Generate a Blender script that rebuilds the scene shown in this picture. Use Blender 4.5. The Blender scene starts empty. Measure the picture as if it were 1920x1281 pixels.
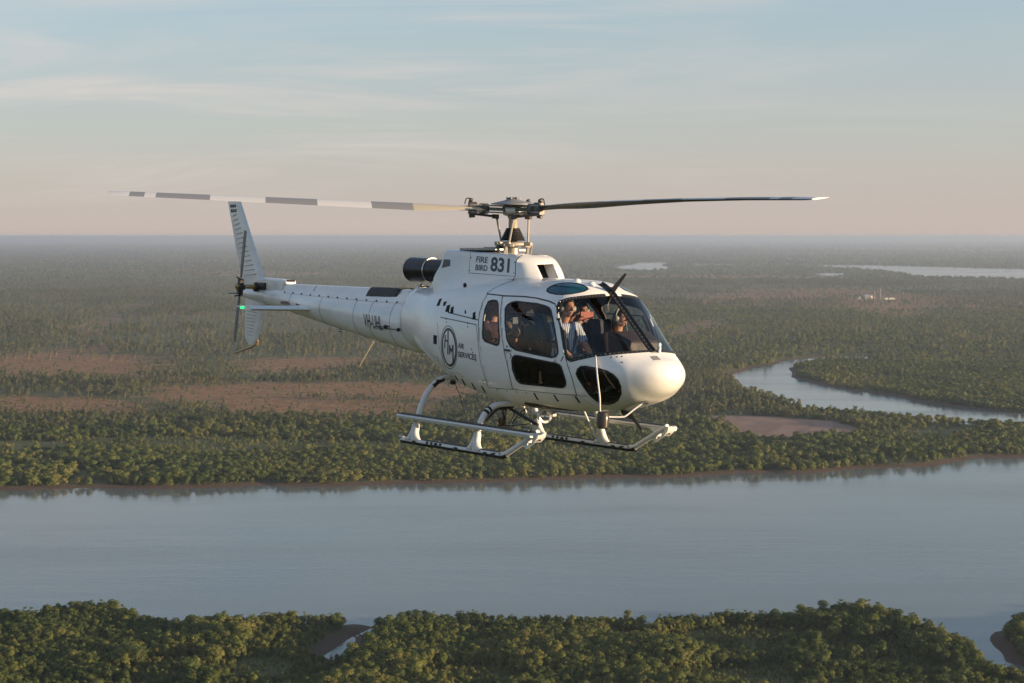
import bpy, bmesh, math, random
import numpy as np
from mathutils import Vector, Matrix, noise as mnoise
from mathutils.bvhtree import BVHTree

# ---------------------------------------------------------------- camera, sky, sun, exposure
SC = bpy.context.scene
COL = SC.collection
ALT = 110.0                                    # metres above the river
W0, H0, FPX = 1920.0, 1281.0, 3168.0
PITCH = math.atan((640.5 - 443.0) / FPX)
SUN_EL, SUN_AZ = math.radians(7.0), math.radians(106.0)   # azimuth clockwise from +Y (view direction)
cd = bpy.data.cameras.new('camera'); cam = bpy.data.objects.new('camera', cd); COL.objects.link(cam)
cd.sensor_width = 36.0; cd.lens = 36.0 * FPX / W0; cd.clip_start = 0.5; cd.clip_end = 120000.0
cam.location = (0, 0, ALT); cam.rotation_euler = (math.pi / 2 - PITCH, 0, 0)
SC.camera = cam
wd = bpy.data.worlds.new('World'); SC.world = wd; wd.use_nodes = True
sd = Vector((math.sin(SUN_AZ) * math.cos(SUN_EL), math.cos(SUN_AZ) * math.cos(SUN_EL), math.sin(SUN_EL)))
sl = bpy.data.lights.new('sun', 'SUN'); sl.energy = 4.0; sl.angle = math.radians(0.55); sl.color = (1.0, 0.72, 0.44)
sun = bpy.data.objects.new('sun', sl); COL.objects.link(sun)
sun.rotation_euler = (-sd).to_track_quat('-Z', 'Y').to_euler()
sun.location = (60, -20, 160)
vs = SC.view_settings; vs.view_transform = 'Standard'; vs.look = 'None'; vs.gamma = 1.0; vs.exposure = 1.25
vs.use_curve_mapping = False
cy = SC.cycles
cy.use_denoising = True
cy.max_bounces = 8; cy.diffuse_bounces = 2; cy.glossy_bounces = 3; cy.transmission_bounces = 4; cy.transparent_max_bounces = 16; cy.volume_bounces = 0
cy.caustics_reflective = False; cy.caustics_refractive = False; cy.sample_clamp_indirect = 4.0

def world_nodes():
    nt = wd.node_tree; N = nt.nodes; L = nt.links; N.clear()
    out = N.new('ShaderNodeOutputWorld'); bg = N.new('ShaderNodeBackground'); L.new(bg.outputs[0], out.inputs[0])
    bg.inputs[1].default_value = 0.105
    sky = N.new('ShaderNodeTexSky'); sky.sky_type = 'NISHITA'; sky.sun_disc = False
    sky.sun_elevation = SUN_EL; sky.sun_rotation = SUN_AZ; sky.altitude = 100; sky.air_density = 1.0; sky.dust_density = 0.5; sky.ozone_density = 3.0
    tc = N.new('ShaderNodeTexCoord'); sp = N.new('ShaderNodeSeparateXYZ'); L.new(tc.outputs['Generated'], sp.inputs[0])
    def math_(op, a, b=None, clamp=False):
        m = N.new('ShaderNodeMath'); m.operation = op; m.use_clamp = clamp
        for i, v in enumerate((a, b)):
            if v is None: continue
            if isinstance(v, (int, float)): m.inputs[i].default_value = v
            else: L.new(v, m.inputs[i])
        return m.outputs[0]
    # thin cirrus: noise laid on a high flat layer
    zc = math_('ADD', math_('MAXIMUM', sp.outputs[2], 0.0), 0.10)
    u = math_('DIVIDE', sp.outputs[0], zc); v = math_('DIVIDE', sp.outputs[1], zc)
    cb = N.new('ShaderNodeCombineXYZ'); L.new(math_('MULTIPLY', u, 0.9), cb.inputs[0]); L.new(math_('MULTIPLY', v, 0.9), cb.inputs[1])
    mp = N.new('ShaderNodeMapping'); mp.inputs['Rotation'].default_value = (0, 0, 0.55); mp.inputs['Scale'].default_value = (0.6, 1.0, 1); L.new(cb.outputs[0], mp.inputs[0])
    nz = N.new('ShaderNodeTexNoise'); nz.inputs['Scale'].default_value = 0.9; nz.inputs['Detail'].default_value = 10; nz.inputs['Roughness'].default_value = 0.6; nz.inputs['Distortion'].default_value = 1.4
    L.new(mp.outputs[0], nz.inputs['Vector'])
    cr = N.new('ShaderNodeMapRange'); cr.inputs[1].default_value = 0.45; cr.inputs[2].default_value = 0.70; L.new(nz.outputs[0], cr.inputs[0])
    pn = N.new('ShaderNodeTexNoise'); pn.inputs['Scale'].default_value = 0.8; pn.inputs['Detail'].default_value = 3; L.new(cb.outputs[0], pn.inputs['Vector'])
    pt = N.new('ShaderNodeMapRange'); pt.inputs[1].default_value = 0.36; pt.inputs[2].default_value = 0.58; L.new(pn.outputs[0], pt.inputs[0])
    side = N.new('ShaderNodeMapRange'); side.inputs[1].default_value = 0.25; side.inputs[2].default_value = -0.15; side.inputs[3].default_value = 0.15; L.new(sp.outputs[0], side.inputs[0])
    low = N.new('ShaderNodeMapRange'); low.inputs[1].default_value = 0.0; low.inputs[2].default_value = 0.08; L.new(sp.outputs[2], low.inputs[0])
    cf = math_('MULTIPLY', math_('MULTIPLY', cr.outputs[0], side.outputs[0]), math_('MULTIPLY', low.outputs[0], math_('MULTIPLY', pt.outputs[0], 1.25)))
    # pale evening haze, thickest at the horizon, all round
    hz = N.new('ShaderNodeValToRGB'); hz.color_ramp.interpolation = 'EASE'
    e = hz.color_ramp.elements; e[0].position = 0.0; e[0].color = (0.95,) * 3 + (1,); e[1].position = 0.30; e[1].color = (0.20,) * 3 + (1,)
    q = e.new(0.07); q.color = (0.74,) * 3 + (1,); q = e.new(0.15); q.color = (0.56,) * 3 + (1,)
    L.new(math_('MAXIMUM', sp.outputs[2], 0.0), hz.inputs[0])
    hc = N.new('ShaderNodeValToRGB'); e = hc.color_ramp.elements
    e[0].position = 0.0; e[0].color = HZ_COL; e[1].position = 0.16; e[1].color = HZ_COL2
    L.new(math_('MAXIMUM', sp.outputs[2], 0.0), hc.inputs[0])
    m1 = N.new('ShaderNodeMix'); m1.data_type = 'RGBA'; L.new(hz.outputs[0], m1.inputs[0]); L.new(sky.outputs[0], m1.inputs[6]); L.new(hc.outputs[0], m1.inputs[7])
    m2 = N.new('ShaderNodeMix'); m2.data_type = 'RGBA'; L.new(cf, m2.inputs[0]); L.new(m1.outputs[2], m2.inputs[6]); m2.inputs[7].default_value = CIR_COL
    L.new(m2.outputs[2], bg.inputs[0])
HZ_COL, HZ_COL2, CIR_COL = (2.30, 1.94, 1.79, 1), (1.95, 2.22, 2.33, 1), (3.0, 2.66, 2.48, 1)
world_nodes()
# ---------------------------------------------------------------- helpers
rng = np.random.default_rng(7); random.seed(7)
CP, SP = math.cos(PITCH), math.sin(PITCH)
def at(px, py, z=0.0):                          # where the line of sight through a picture point meets height z
    x = (px - W0 / 2) / FPX; u = -(py - H0 / 2) / FPX
    dy, dz = CP + u * SP, -SP + u * CP
    t = (z - ALT) / dz
    return (x * t, dy * t)
def ats(pts, z=0.0): return np.array([at(a, b, z) for a, b in pts])
class NG:                                       # small node-graph helper
    def __init__(s, name):
        s.m = bpy.data.materials.new(name); s.m.use_nodes = True; s.t = s.m.node_tree; s.t.nodes.clear()
        s.out = s.t.nodes.new('ShaderNodeOutputMaterial')
    def n(s, kind, ins=None, **props):
        nd = s.t.nodes.new('ShaderNode' + kind)
        for k, v in props.items(): setattr(nd, k, v)
        for k, v in (ins or {}).items(): s.set(nd.inputs[k], v)
        return nd
    def set(s, inp, v):
        if isinstance(v, bpy.types.NodeSocket): s.t.links.new(v, inp)
        elif isinstance(v, bpy.types.Node): s.t.links.new(v.outputs[0], inp)
        elif hasattr(inp, 'default_value'):
            if isinstance(v, (tuple, list)) and len(v) == 3 and inp.type == 'RGBA': v = (*v, 1)
            inp.default_value = v
    def math(s, op, a, b=0.0, clamp=False): return s.n('Math', {0: a, 1: b}, operation=op, use_clamp=clamp).outputs[0]
    def mix(s, f, a, b):
        nd = s.t.nodes.new('ShaderNodeMix'); nd.data_type = 'RGBA'
        s.set(nd.inputs[0], f); s.set(nd.inputs[6], a); s.set(nd.inputs[7], b); return nd.outputs[2]
    def noise(s, vec, scale, detail=4, rough=0.55, dist=0.0):
        d = {'Scale': scale, 'Detail': detail, 'Roughness': rough, 'Distortion': dist}
        if vec is not None: d['Vector'] = vec
        return s.n('TexNoise', d)
    def ramp(s, v, a, b, lo=0.0, hi=1.0): return s.n('MapRange', {0: v, 1: a, 2: b, 3: lo, 4: hi}).outputs[0]
    def bsdf(s, **k):
        nd = s.n('BsdfPrincipled', {a.replace('_', ' '): v for a, v in k.items()})
        s.set(s.out.inputs[0], nd.outputs[0]); return nd
    def bump(s, h, strength=0.3, dist=0.01): return s.n('Bump', {'Height': h, 'Strength': strength, 'Distance': dist}).outputs[0]
def link(o, parent=None):
    COL.objects.link(o)
    if parent is not None: o.parent = parent
    return o
def mesh_obj(name, verts, faces, mat, parent=None, smooth=True):
    me = bpy.data.meshes.new(name)
    me.from_pydata([tuple(map(float, v)) for v in verts], [], [tuple(map(int, f)) for f in faces])
    if smooth: me.polygons.foreach_set('use_smooth', np.ones(len(me.polygons), bool))
    for m in (mat if isinstance(mat, (list, tuple)) else [mat]): me.materials.append(m)
    return link(bpy.data.objects.new(name, me), parent)
def tag(o, label=None, cat=None, group=None, kind=None):
    for k, v in (('label', label), ('category', cat), ('group', group), ('kind', kind)):
        if v: o[k] = v
    return o
def vnoise(x, y, s, seed=0):                    # cheap smooth value noise on arrays
    x = np.asarray(x) / s + seed * 17.3; y = np.asarray(y) / s - seed * 9.1
    ix = np.floor(x).astype(np.int64); iy = np.floor(y).astype(np.int64); fx = x - ix; fy = y - iy
    fx = fx * fx * (3 - 2 * fx); fy = fy * fy * (3 - 2 * fy)
    def h(a, b):
        n = (a * 374761393 + b * 668265263 + seed * 974711) & 0x7fffffff
        n = ((n ^ (n >> 13)) * 1274126177) & 0x7fffffff
        return ((n ^ (n >> 16)) & 0xffff) / 65535.0
    return (h(ix, iy) * (1 - fx) + h(ix + 1, iy) * fx) * (1 - fy) + (h(ix, iy + 1) * (1 - fx) + h(ix + 1, iy + 1) * fx) * fy
def fbm(x, y, s, o=4, seed=0):
    a = 0; t = 0
    for i in range(o): w = 0.55 ** i; a = a + w * vnoise(x, y, s / 2 ** i, seed + i); t += w
    return a / t
def inside(poly, x, y):
    r = np.zeros(x.shape, bool); n = len(poly)
    for i in range(n):
        (x1, y1), (x2, y2) = poly[i], poly[(i + 1) % n]
        if y1 == y2: continue
        c = ((y1 > y) != (y2 > y)) & (x < (x2 - x1) * (y - y1) / (y2 - y1) + x1); r ^= c
    return r
def sdist(poly, x, y, lim=400.0):               # signed distance: positive inside
    d = np.full(x.shape, 1e18); n = len(poly)
    lo, hi = poly.min(0) - lim, poly.max(0) + lim
    m = (x > lo[0]) & (x < hi[0]) & (y > lo[1]) & (y < hi[1]); xs, ys = x[m], y[m]; dm = np.full(xs.shape, 1e18)
    for i in range(n):
        p, q = poly[i], poly[(i + 1) % n]; e = q - p; l2 = max(e @ e, 1e-9)
        t = np.clip(((xs - p[0]) * e[0] + (ys - p[1]) * e[1]) / l2, 0, 1)
        dm = np.minimum(dm, (xs - p[0] - t * e[0]) ** 2 + (ys - p[1] - t * e[1]) ** 2)
    dm = np.sqrt(dm); d = np.full(x.shape, lim * 1.0); d[m] = np.minimum(dm, lim)
    ins = np.zeros(x.shape, bool); ins[m] = inside(poly, xs, ys)
    return np.where(ins, d, -d)

# ---------------------------------------------------------------- where water, mud and clearings lie
FAR = [(-900, 921), (-400, 917), (0, 916), (100, 917), (250, 916), (400, 915), (466, 912), (482, 907), (500, 911), (600, 911), (760, 907), (960, 901), (1150, 896), (1300, 891), (1425, 887), (1445, 881), (1468, 885), (1560, 880), (1700, 873), (1840, 860), (1920, 855), (2300, 842), (3000, 815)]
NEAR = [(3000, 1120), (2300, 1150), (2000, 1170), (1930, 1174), (1880, 1186), (1872, 1214), (1890, 1236), (1960, 1252), (1960, 1290), (1880, 1272), (1852, 1254), (1828, 1240), (1786, 1218), (1738, 1192), (1700, 1175), (1600, 1168), (1500, 1170), (1400, 1170), (1230, 1184), (1180, 1172), (1000, 1174), (850, 1172), (760, 1182), (690, 1192), (676, 1216), (655, 1236), (600, 1242), (575, 1230), (622, 1204), (660, 1182), (675, 1172), (655, 1170), (600, 1178), (520, 1174), (455, 1180), (400, 1188), (340, 1180), (250, 1164), (180, 1152), (110, 1156), (60, 1168), (0, 1172), (-400, 1150), (-900, 1130)]
CREEK = [(2600, 835), (2200, 824), (1920, 806), (1830, 800), (1768, 794), (1705, 786), (1625, 779), (1551, 774), (1507, 766), (1463, 756), (1395, 734), (1352, 705), (1395, 693), (1427, 685), (1478, 675), (1533, 669), (1640, 668), (1645, 671), (1540, 676), (1508, 686), (1490, 700), (1486, 708), (1500, 712), (1574, 726), (1640, 738), (1700, 747), (1760, 756), (1840, 766), (1920, 774), (2200, 775), (2600, 784)]
LAKE = [(1478, 497), (1600, 497.5), (1700, 499), (1920, 505), (2500, 512), (2500, 528), (1920, 523), (1850, 522), (1730, 519), (1700, 513), (1660, 508), (1600, 503)]
LAGOON = [(1140, 502), (1180, 497), (1195, 493), (1250, 492), (1242, 498), (1256, 505), (1200, 507)]
POND = [(1532, 514), (1560, 511.5), (1586, 513), (1580, 517.5), (1545, 517)]
CHANNEL = [(1270, 496), (1330, 495), (1470, 496.2), (1500, 498), (1400, 497.6), (1300, 498)]
FLAT = [(1305, 782), (1440, 785), (1560, 791), (1612, 808), (1606, 819), (1520, 828), (1440, 832), (1395, 823), (1370, 806)]
CLEAR = [[(-300, 668), (120, 664), (300, 668), (350, 682), (240, 697), (0, 694), (-300, 700)], [(230, 728), (420, 722), (640, 716), (900, 722), (1000, 735), (800, 742), (560, 738), (300, 741)],
         [(-200, 742), (150, 745), (290, 756), (380, 770), (240, 773), (0, 765), (-200, 765)], [(380, 744), (640, 746), (840, 755), (900, 768), (700, 780), (500, 776), (400, 764)],
         [(430, 676), (640, 669), (760, 676), (640, 690), (470, 692)], [(150, 612), (215, 590), (260, 571), (292, 562), (285, 573), (235, 592), (190, 615), (160, 622)], [(60, 652), (200, 640), (250, 648), (120, 660)],
         [(1290, 555), (1400, 548), (1440, 552), (1330, 562)], [(1560, 572), (1690, 560), (1760, 576), (1680, 586)], [(1230, 615), (1330, 600), (1370, 612), (1280, 628)]]
CLEAR = [[(a, b + (13 if b > sum(q[1] for q in p) / len(p) else 0)) for a, b in p] for p in CLEAR]
LOWF = [[(-300, 822), (150, 830), (420, 822), (660, 832), (900, 834), (880, 852), (640, 852), (400, 858), (150, 852), (-300, 846)], [(960, 838), (1180, 842), (1260, 858), (1100, 862), (960, 855)], [(1640, 812), (1800, 806), (1860, 818), (1700, 830)]]
LOW = [[(1150, 1178), (1480, 1176), (1570, 1208), (1480, 1240), (1280, 1236), (1160, 1205)], [(380, 1250), (520, 1246), (570, 1300), (360, 1300)], [(1230, 1262), (1450, 1255), (1500, 1300), (1200, 1300)], [(790, 1262), (960, 1258), (960, 1300), (800, 1300)], [(1500, 1215), (1700, 1212), (1720, 1240), (1560, 1250)]]
def densify(pts, z=0.0, n=6, wob=2.0, seed=0):
    P = ats(pts, z); out = []
    for i in range(len(P)):
        a, b = P[i], P[(i + 1) % len(P)]
        for k in range(n): out.append(a + (b - a) * k / n)
    out = np.array(out); s = np.hypot(out[:, 0], out[:, 1]) / 700 * wob
    out[:, 0] += (vnoise(out[:, 0], out[:, 1], 14 * np.maximum(s, 1).mean(), seed) - .5) * 4 * s
    out[:, 1] += (vnoise(out[:, 0], out[:, 1], 14 * np.maximum(s, 1).mean(), seed + 5) - .5) * 6 * s
    return out
RIVER_P = np.vstack([densify(FAR, n=5, seed=1)[:-5], densify(NEAR, n=5, seed=2)[:-5]])
WATERS = [RIVER_P, densify(CREEK, n=5, seed=3)] + [densify(p, n=4, seed=4, wob=1.0) for p in (LAKE, LAGOON, POND, CHANNEL)]
FLAT_P = densify(FLAT, n=4, seed=6); CLEAR_P = [densify(p, n=3, seed=9) for p in CLEAR]
def water_sd(x, y):
    d = np.full(x.shape, -400.0)
    for p in WATERS: d = np.maximum(d, sdist(p, x, y))
    return d
def clear_sd(x, y):
    d = np.full(x.shape, -400.0)
    for p in CLEAR_P: d = np.maximum(d, sdist(p, x, y))
    return d
def height(x, y, w=None):
    r = np.hypot(x, y)
    if w is None: w = water_sd(x, y)
    t = np.clip((-w + 2.0) / (5.0 + r / 300), -1, 1)
    h = np.where(t > 0, 0.12 + 0.9 * t, 0.12 + 1.6 * t)
    far = np.clip((r - 11000) / 15000, 0, 1)
    return h + np.where(w < -30, far * (fbm(x, y, 7000, 3, 3) * 22 - 9) * (0.6 + 0.4 * np.clip(-x / 8000 + .5, 0, 1)), 0)

# ---------------------------------------------------------------- materials of the land
def mat_ground():
    g = NG('bush_soil'); geo = g.n('NewGeometry'); pos = geo.outputs['Position']
    big = g.noise(pos, 0.004, 5, .6); mid = g.noise(pos, 0.05, 5, .65); fine = g.noise(pos, 0.6, 3, .6)
    att = g.n('Attribute', attribute_name='cover')          # r dry clearing, g mud, b salt flat
    sp = g.n('SeparateColor', {0: att.outputs['Color']})
    veg = g.mix(g.ramp(mid.outputs[0], .35, .65), (.075, .092, .034), (.140, .128, .052))
    dry = g.mix(g.ramp(mid.outputs[0], .3, .7), (.34, .135, .058), (.37, .215, .10))
    dry = g.mix(g.ramp(fine.outputs[0], .45, .75), dry, (.10, .075, .04))
    f1 = g.math('MULTIPLY_ADD', g.ramp(mid.outputs[0], .3, .6), .5, ); 
    edge = g.math('ADD', sp.outputs[0], g.math('MULTIPLY', g.math('SUBTRACT', mid.outputs[0], .5), 1.9))
    fl2 = g.noise(pos, 0.18, 4, .7); dry = g.mix(g.ramp(fl2.outputs[0], .52, .62), dry, (.10, .085, .040)); c = g.mix(g.ramp(edge, .30, .75), veg, dry)
    c = g.mix(sp.outputs[1], c, g.mix(fine.outputs[0], (.075, .048, .038), (.12, .078, .058)))
    c = g.mix(sp.outputs[2], c, g.mix(mid.outputs[0], (.22, .135, .095), (.30, .20, .145)))
    g.bsdf(Base_Color=c, Roughness=.95, Specular_IOR_Level=.15, Normal=g.bump(fine.outputs[0], .5, .5))
    return g.m
def mat_water():
    g = NG('tidal_water'); geo = g.n('NewGeometry')
    mp = g.n('Mapping', {'Vector': geo.outputs['Position'], 'Scale': (.35, 1.0, 1)})
    a = g.noise(mp.outputs[0], 0.9, 3, .5); b = g.noise(mp.outputs[0], 0.09, 4, .55)
    patch = g.noise(geo.outputs['Position'], 0.006, 3, .5)
    h = g.math('ADD', g.math('MULTIPLY', a.outputs[0], g.ramp(patch.outputs[0], .35, .65, .10, .20)), g.math('MULTIPLY', b.outputs[0], .5))
    g.bsdf(Base_Color=(.15, .164, .154), Roughness=g.ramp(g.noise(g.n('Mapping', {'Vector': geo.outputs['Position'], 'Scale': (.25, 1.0, 1)}).outputs[0], .016, 4, .6).outputs[0], .35, .65, .06, .20), IOR=1.33, Specular_IOR_Level=.5, Normal=g.bump(h, .20, 1.0))
    return g.m
M_GROUND, M_WATER = mat_ground(), mat_water()

# ---------------------------------------------------------------- ground sheet and water
def polar_sheet():
    r = np.concatenate([np.array([0, 60, 150, 260, 330]), np.geomspace(360, 700, 150), np.geomspace(703, 1500, 200), np.geomspace(1508, 12000, 170), np.geomspace(12300, 90000, 70)])
    a1 = np.radians(np.linspace(-26, 26, 330)); a2 = np.radians(np.linspace(26, 334, 78)[1:-1]); az = np.concatenate([a1, a2])
    Rr, A = np.meshgrid(r, az, indexing='ij'); x = Rr * np.sin(A); y = Rr * np.cos(A)
    w = water_sd(x.ravel(), y.ravel()); z = height(x.ravel(), y.ravel(), w)
    nr, na = Rr.shape; i = np.arange(nr - 1)[:, None] * na; j = np.arange(na); j2 = (j + 1) % na
    f = np.stack([i + j, i + j2, i + na + j2, i + na + j], -1).reshape(-1, 4)
    me = bpy.data.meshes.new('ground'); V = np.c_[x.ravel(), y.ravel(), z]
    me.vertices.add(len(V)); me.vertices.foreach_set('co', V.ravel().astype(np.float32))
    me.loops.add(f.size); me.polygons.add(len(f)); me.polygons.foreach_set('loop_start', np.arange(0, f.size, 4)); me.loops.foreach_set('vertex_index', f[:, ::-1].ravel())
    me.polygons.foreach_set('use_smooth', np.ones(len(f), bool)); me.update(); me.validate()
    c = me.color_attributes.new('cover', 'FLOAT_COLOR', 'POINT')
    X, Y = V[:, 0], V[:, 1]; rr = np.hypot(X, Y)
    cl = np.clip(clear_sd(X, Y) / (rr * .05) + .45, 0, .9)
    wide = np.clip((fbm(X, Y, 900, 4, 31) - .50) * 5, 0, .7) * np.clip((rr - 1500) / 1500, 0, 1)
    mud = np.clip(1 - (-w) / (5 + rr / 400), 0, 1); fl = np.clip(sdist(FLAT_P, X, Y) / 8 + .5, 0, 1)
    c.data.foreach_set('color', np.c_[np.maximum(cl, wide), mud, fl, np.ones(len(X))].ravel().astype(np.float32))
    me.materials.append(M_GROUND)
    o = link(bpy.data.objects.new('ground', me)); tag(o, 'brown and green tidal bushland reaching to the horizon', kind='structure')
polar_sheet()
def water_sheet(name, y0, y1, label):
    n = 12; v = []; f = []
    for j in range(2):
        for i in range(n + 1): v.append((-12000 + 24000 * i / n, (y0, y1)[j], 0))
    f = [(i, i + 1, n + 2 + i, n + 1 + i) for i in range(n)]
    tag(mesh_obj(name, v, f, M_WATER), label, kind='structure')
water_sheet('river', -9000, 925, 'broad calm grey tidal river across the whole view')
water_sheet('creek', 925, 3000, 'winding tidal creek between mangroves on the far side')
water_sheet('lake', 3000, 14000, 'long pale lake and ponds far off to the right')
def mudflat():
    p = FLAT_P; c = p.mean(0); v = [(c[0], c[1], 1.08)] + [(q[0], q[1], 1.05) for q in p]; n = len(p)
    g = NG('damp_mud'); pos = g.n('NewGeometry').outputs['Position']; m1 = g.noise(pos, .03, 5, .6); m2 = g.noise(pos, .4, 4, .65); st = g.n('TexWave', {'Vector': pos, 'Scale': .012, 'Distortion': 14.0, 'Detail': 4.0})
    col = g.mix(g.ramp(m1.outputs[0], .35, .65), (.23, .13, .088), (.32, .20, .14)); col = g.mix(g.math('MULTIPLY', g.ramp(st.outputs[0], .6, .9), .5), col, (.15, .095, .07)); col = g.mix(g.math('MULTIPLY', g.ramp(m2.outputs[0], .5, .75), .5), col, (.34, .25, .19))
    g.bsdf(Base_Color=col, Roughness=.8, Specular_IOR_Level=.25, Normal=g.bump(m2.outputs[0], .4, .3))
    o = mesh_obj('mudflat', v, [(0, 1 + i, 1 + (i + 1) % n) for i in range(n)], g.m); tag(o, 'bare brown mudflat among the mangroves right of the helicopter', kind='structure')
    if o.data.polygons[0].normal.z < 0: o.data.flip_normals()
mudflat()
# ---------------------------------------------------------------- haze
def haze_box():
    g = NG('evening_haze'); v = g.n('VolumePrincipled', {'Color': (.53, .64, .80), 'Density': HAZE, 'Anisotropy': 0.2}); g.set(g.out.inputs[1], v.outputs[0])
    r, z0, z1 = 100000, -4.0, HAZE_TOP
    v = [(x, y, z) for z in (z0, z1) for x, y in ((-r, -r), (r, -r), (r, r), (-r, r))]
    f = [(3, 2, 1, 0), (4, 5, 6, 7), (0, 1, 5, 4), (1, 2, 6, 5), (2, 3, 7, 6), (3, 0, 4, 7)]
    o = mesh_obj('haze', v, f, g.m, smooth=False); tag(o, 'thin bluish evening haze over the whole landscape', kind='stuff')
HAZE, HAZE_TOP = 1.0e-4, 114.0
haze_box()
# ---------------------------------------------------------------- helicopter: frame, x forward, y to port, z up, origin at the rotor hub
def pose_matrix(yaw, p, r):
    c, s = math.cos, math.sin
    R0 = Matrix(((c(yaw), s(yaw), 0), (-s(yaw), c(yaw), 0), (0, 0, 1)))
    Rp = Matrix(((c(p), 0, -s(p)), (0, 1, 0), (s(p), 0, c(p)))); Rr = Matrix(((1, 0, 0), (0, c(r), -s(r)), (0, s(r), c(r))))
    return R0 @ Rp @ Rr
HROT = pose_matrix(0.907, 0.004, -0.036)
HPOS = Vector((0.015, 22.895, 0.355 + ALT))
HMAT = Matrix.Translation(HPOS) @ HROT.to_4x4()
EYE = HROT.transposed() @ (Vector((0, 0, ALT)) - HPOS)        # the photographer, seen from the helicopter
def sight(px, py):
    x = (px - W0 / 2) / FPX; u = -(py - H0 / 2) / FPX
    return (HROT.transposed() @ Vector((x, CP + u * SP, -SP + u * CP))).normalized()
def ony(px, py, y): d = sight(px, py); return EYE + d * ((y - EYE.y) / d.y)
def onx(px, py, x): d = sight(px, py); return EYE + d * ((x - EYE.x) / d.x)

# ---- materials
def mat_plain(name, col, rough=.5, metal=0.0, spec=.5, coat=0.0, noise_amt=.0, nscale=8.0, bump=0.0, emit=None):
    g = NG(name); tc = g.n('TexCoord'); n = g.noise(tc.outputs['Object'], nscale, 5, .6)
    c2 = tuple(v * (1 - noise_amt) for v in col)
    k = dict(Base_Color=g.mix(g.ramp(n.outputs[0], .35, .7), col, c2), Roughness=g.ramp(n.outputs[0], .2, .8, rough * .85, min(1, rough * 1.2)), Metallic=metal, Specular_IOR_Level=spec, Coat_Weight=coat, Coat_Roughness=.06)
    if bump: k['Normal'] = g.bump(n.outputs[0], bump, .01)
    if emit: k['Emission_Color'] = emit[0]; k['Emission_Strength'] = emit[1]
    g.bsdf(**k); return g.m
def mat_paint():
    g = NG('white_paint'); tc = g.n('TexCoord'); p = tc.outputs['Object']
    mp = g.n('Mapping', {'Vector': p, 'Scale': (1.0, 1.0, 3.0)})
    n = g.noise(mp.outputs[0], 1.6, 6, .62); f = g.noise(p, 30, 3, .6)
    sx = g.n('SeparateXYZ', {0: p})
    soot = g.math('MULTIPLY', g.ramp(sx.outputs[0], .2, -3.0, 0, .5), g.ramp(n.outputs[0], .35, .75))
    c = g.mix(g.ramp(n.outputs[0], .3, .8), (.80, .795, .77), (.70, .70, .68)); c = g.mix(soot, c, (.52, .52, .51))
    g.bsdf(Base_Color=c, Roughness=g.ramp(f.outputs[0], .3, .8, .20, .30), Specular_IOR_Level=.5, Coat_Weight=.35, Coat_Roughness=.04, Normal=g.bump(g.noise(p, 2.2, 2, .5).outputs[0], .11, .02))
    return g.m
def mat_glass(name, tint, ior=1.45, rough=.0, edge=1.0):
    g = NG(name); lw = g.n('LayerWeight', {'Blend': .5}); fr = g.n('Math', {0: g.math('POWER', lw.outputs['Facing'], 5.0), 1: .95, 2: .045}, operation='MULTIPLY_ADD'); t = g.n('BsdfTransparent', {0: tint}); gl = g.n('BsdfGlossy', {'Roughness': rough})
    m = g.n('MixShader', {0: g.math('MULTIPLY', fr.outputs[0], edge), 1: t.outputs[0], 2: gl.outputs[0]}); g.set(g.out.inputs[0], m.outputs[0]); return g.m
PAINT = mat_paint()
LINING = mat_plain('cabin_lining', (.035, .035, .037), .8, noise_amt=.3)
BLACK = mat_plain('black_rubber', (.012, .012, .013), .55, noise_amt=.2)
BLACKM = mat_plain('black_metal', (.016, .016, .017), .38, noise_amt=.25, spec=.5)
INK = mat_plain('dark_lettering', (.035, .042, .052), .45)
SEAM = mat_plain('panel_gap', (.05, .055, .06), .7)
GREYM = mat_plain('grey_metal', (.36, .34, .31), .4, metal=.3, noise_amt=.35, nscale=14)
STEEL = mat_plain('worn_steel', (.52, .49, .44), .3, metal=.9, noise_amt=.3, nscale=20)
BRASS = mat_plain('bronze_shaft', (.45, .30, .14), .3, metal=.9, noise_amt=.3, nscale=20)
SKIDW = mat_plain('skid_paint', (.70, .70, .69), .35, noise_amt=.12, nscale=16, coat=.2)
EXH = mat_plain('burnt_exhaust', (.022, .024, .030), .32, metal=.5, noise_amt=.5, nscale=7)
GLASS = mat_glass('clear_acrylic', (.84, .86, .86, 1)); TINT = mat_glass('tinted_acrylic', (.56, .60, .62, 1)); DARKT = mat_glass('dark_acrylic', (.34, .35, .36, 1)); ROOFG = mat_plain('sky_painted_acrylic', (.010, .075, .115), .06, spec=.6, noise_amt=.3, nscale=2)  # roof pane: reflected sky is put into its base colour as an opaque blue
HOLE = mat_plain('dark_opening', (.006, .006, .007), .9)

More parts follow.
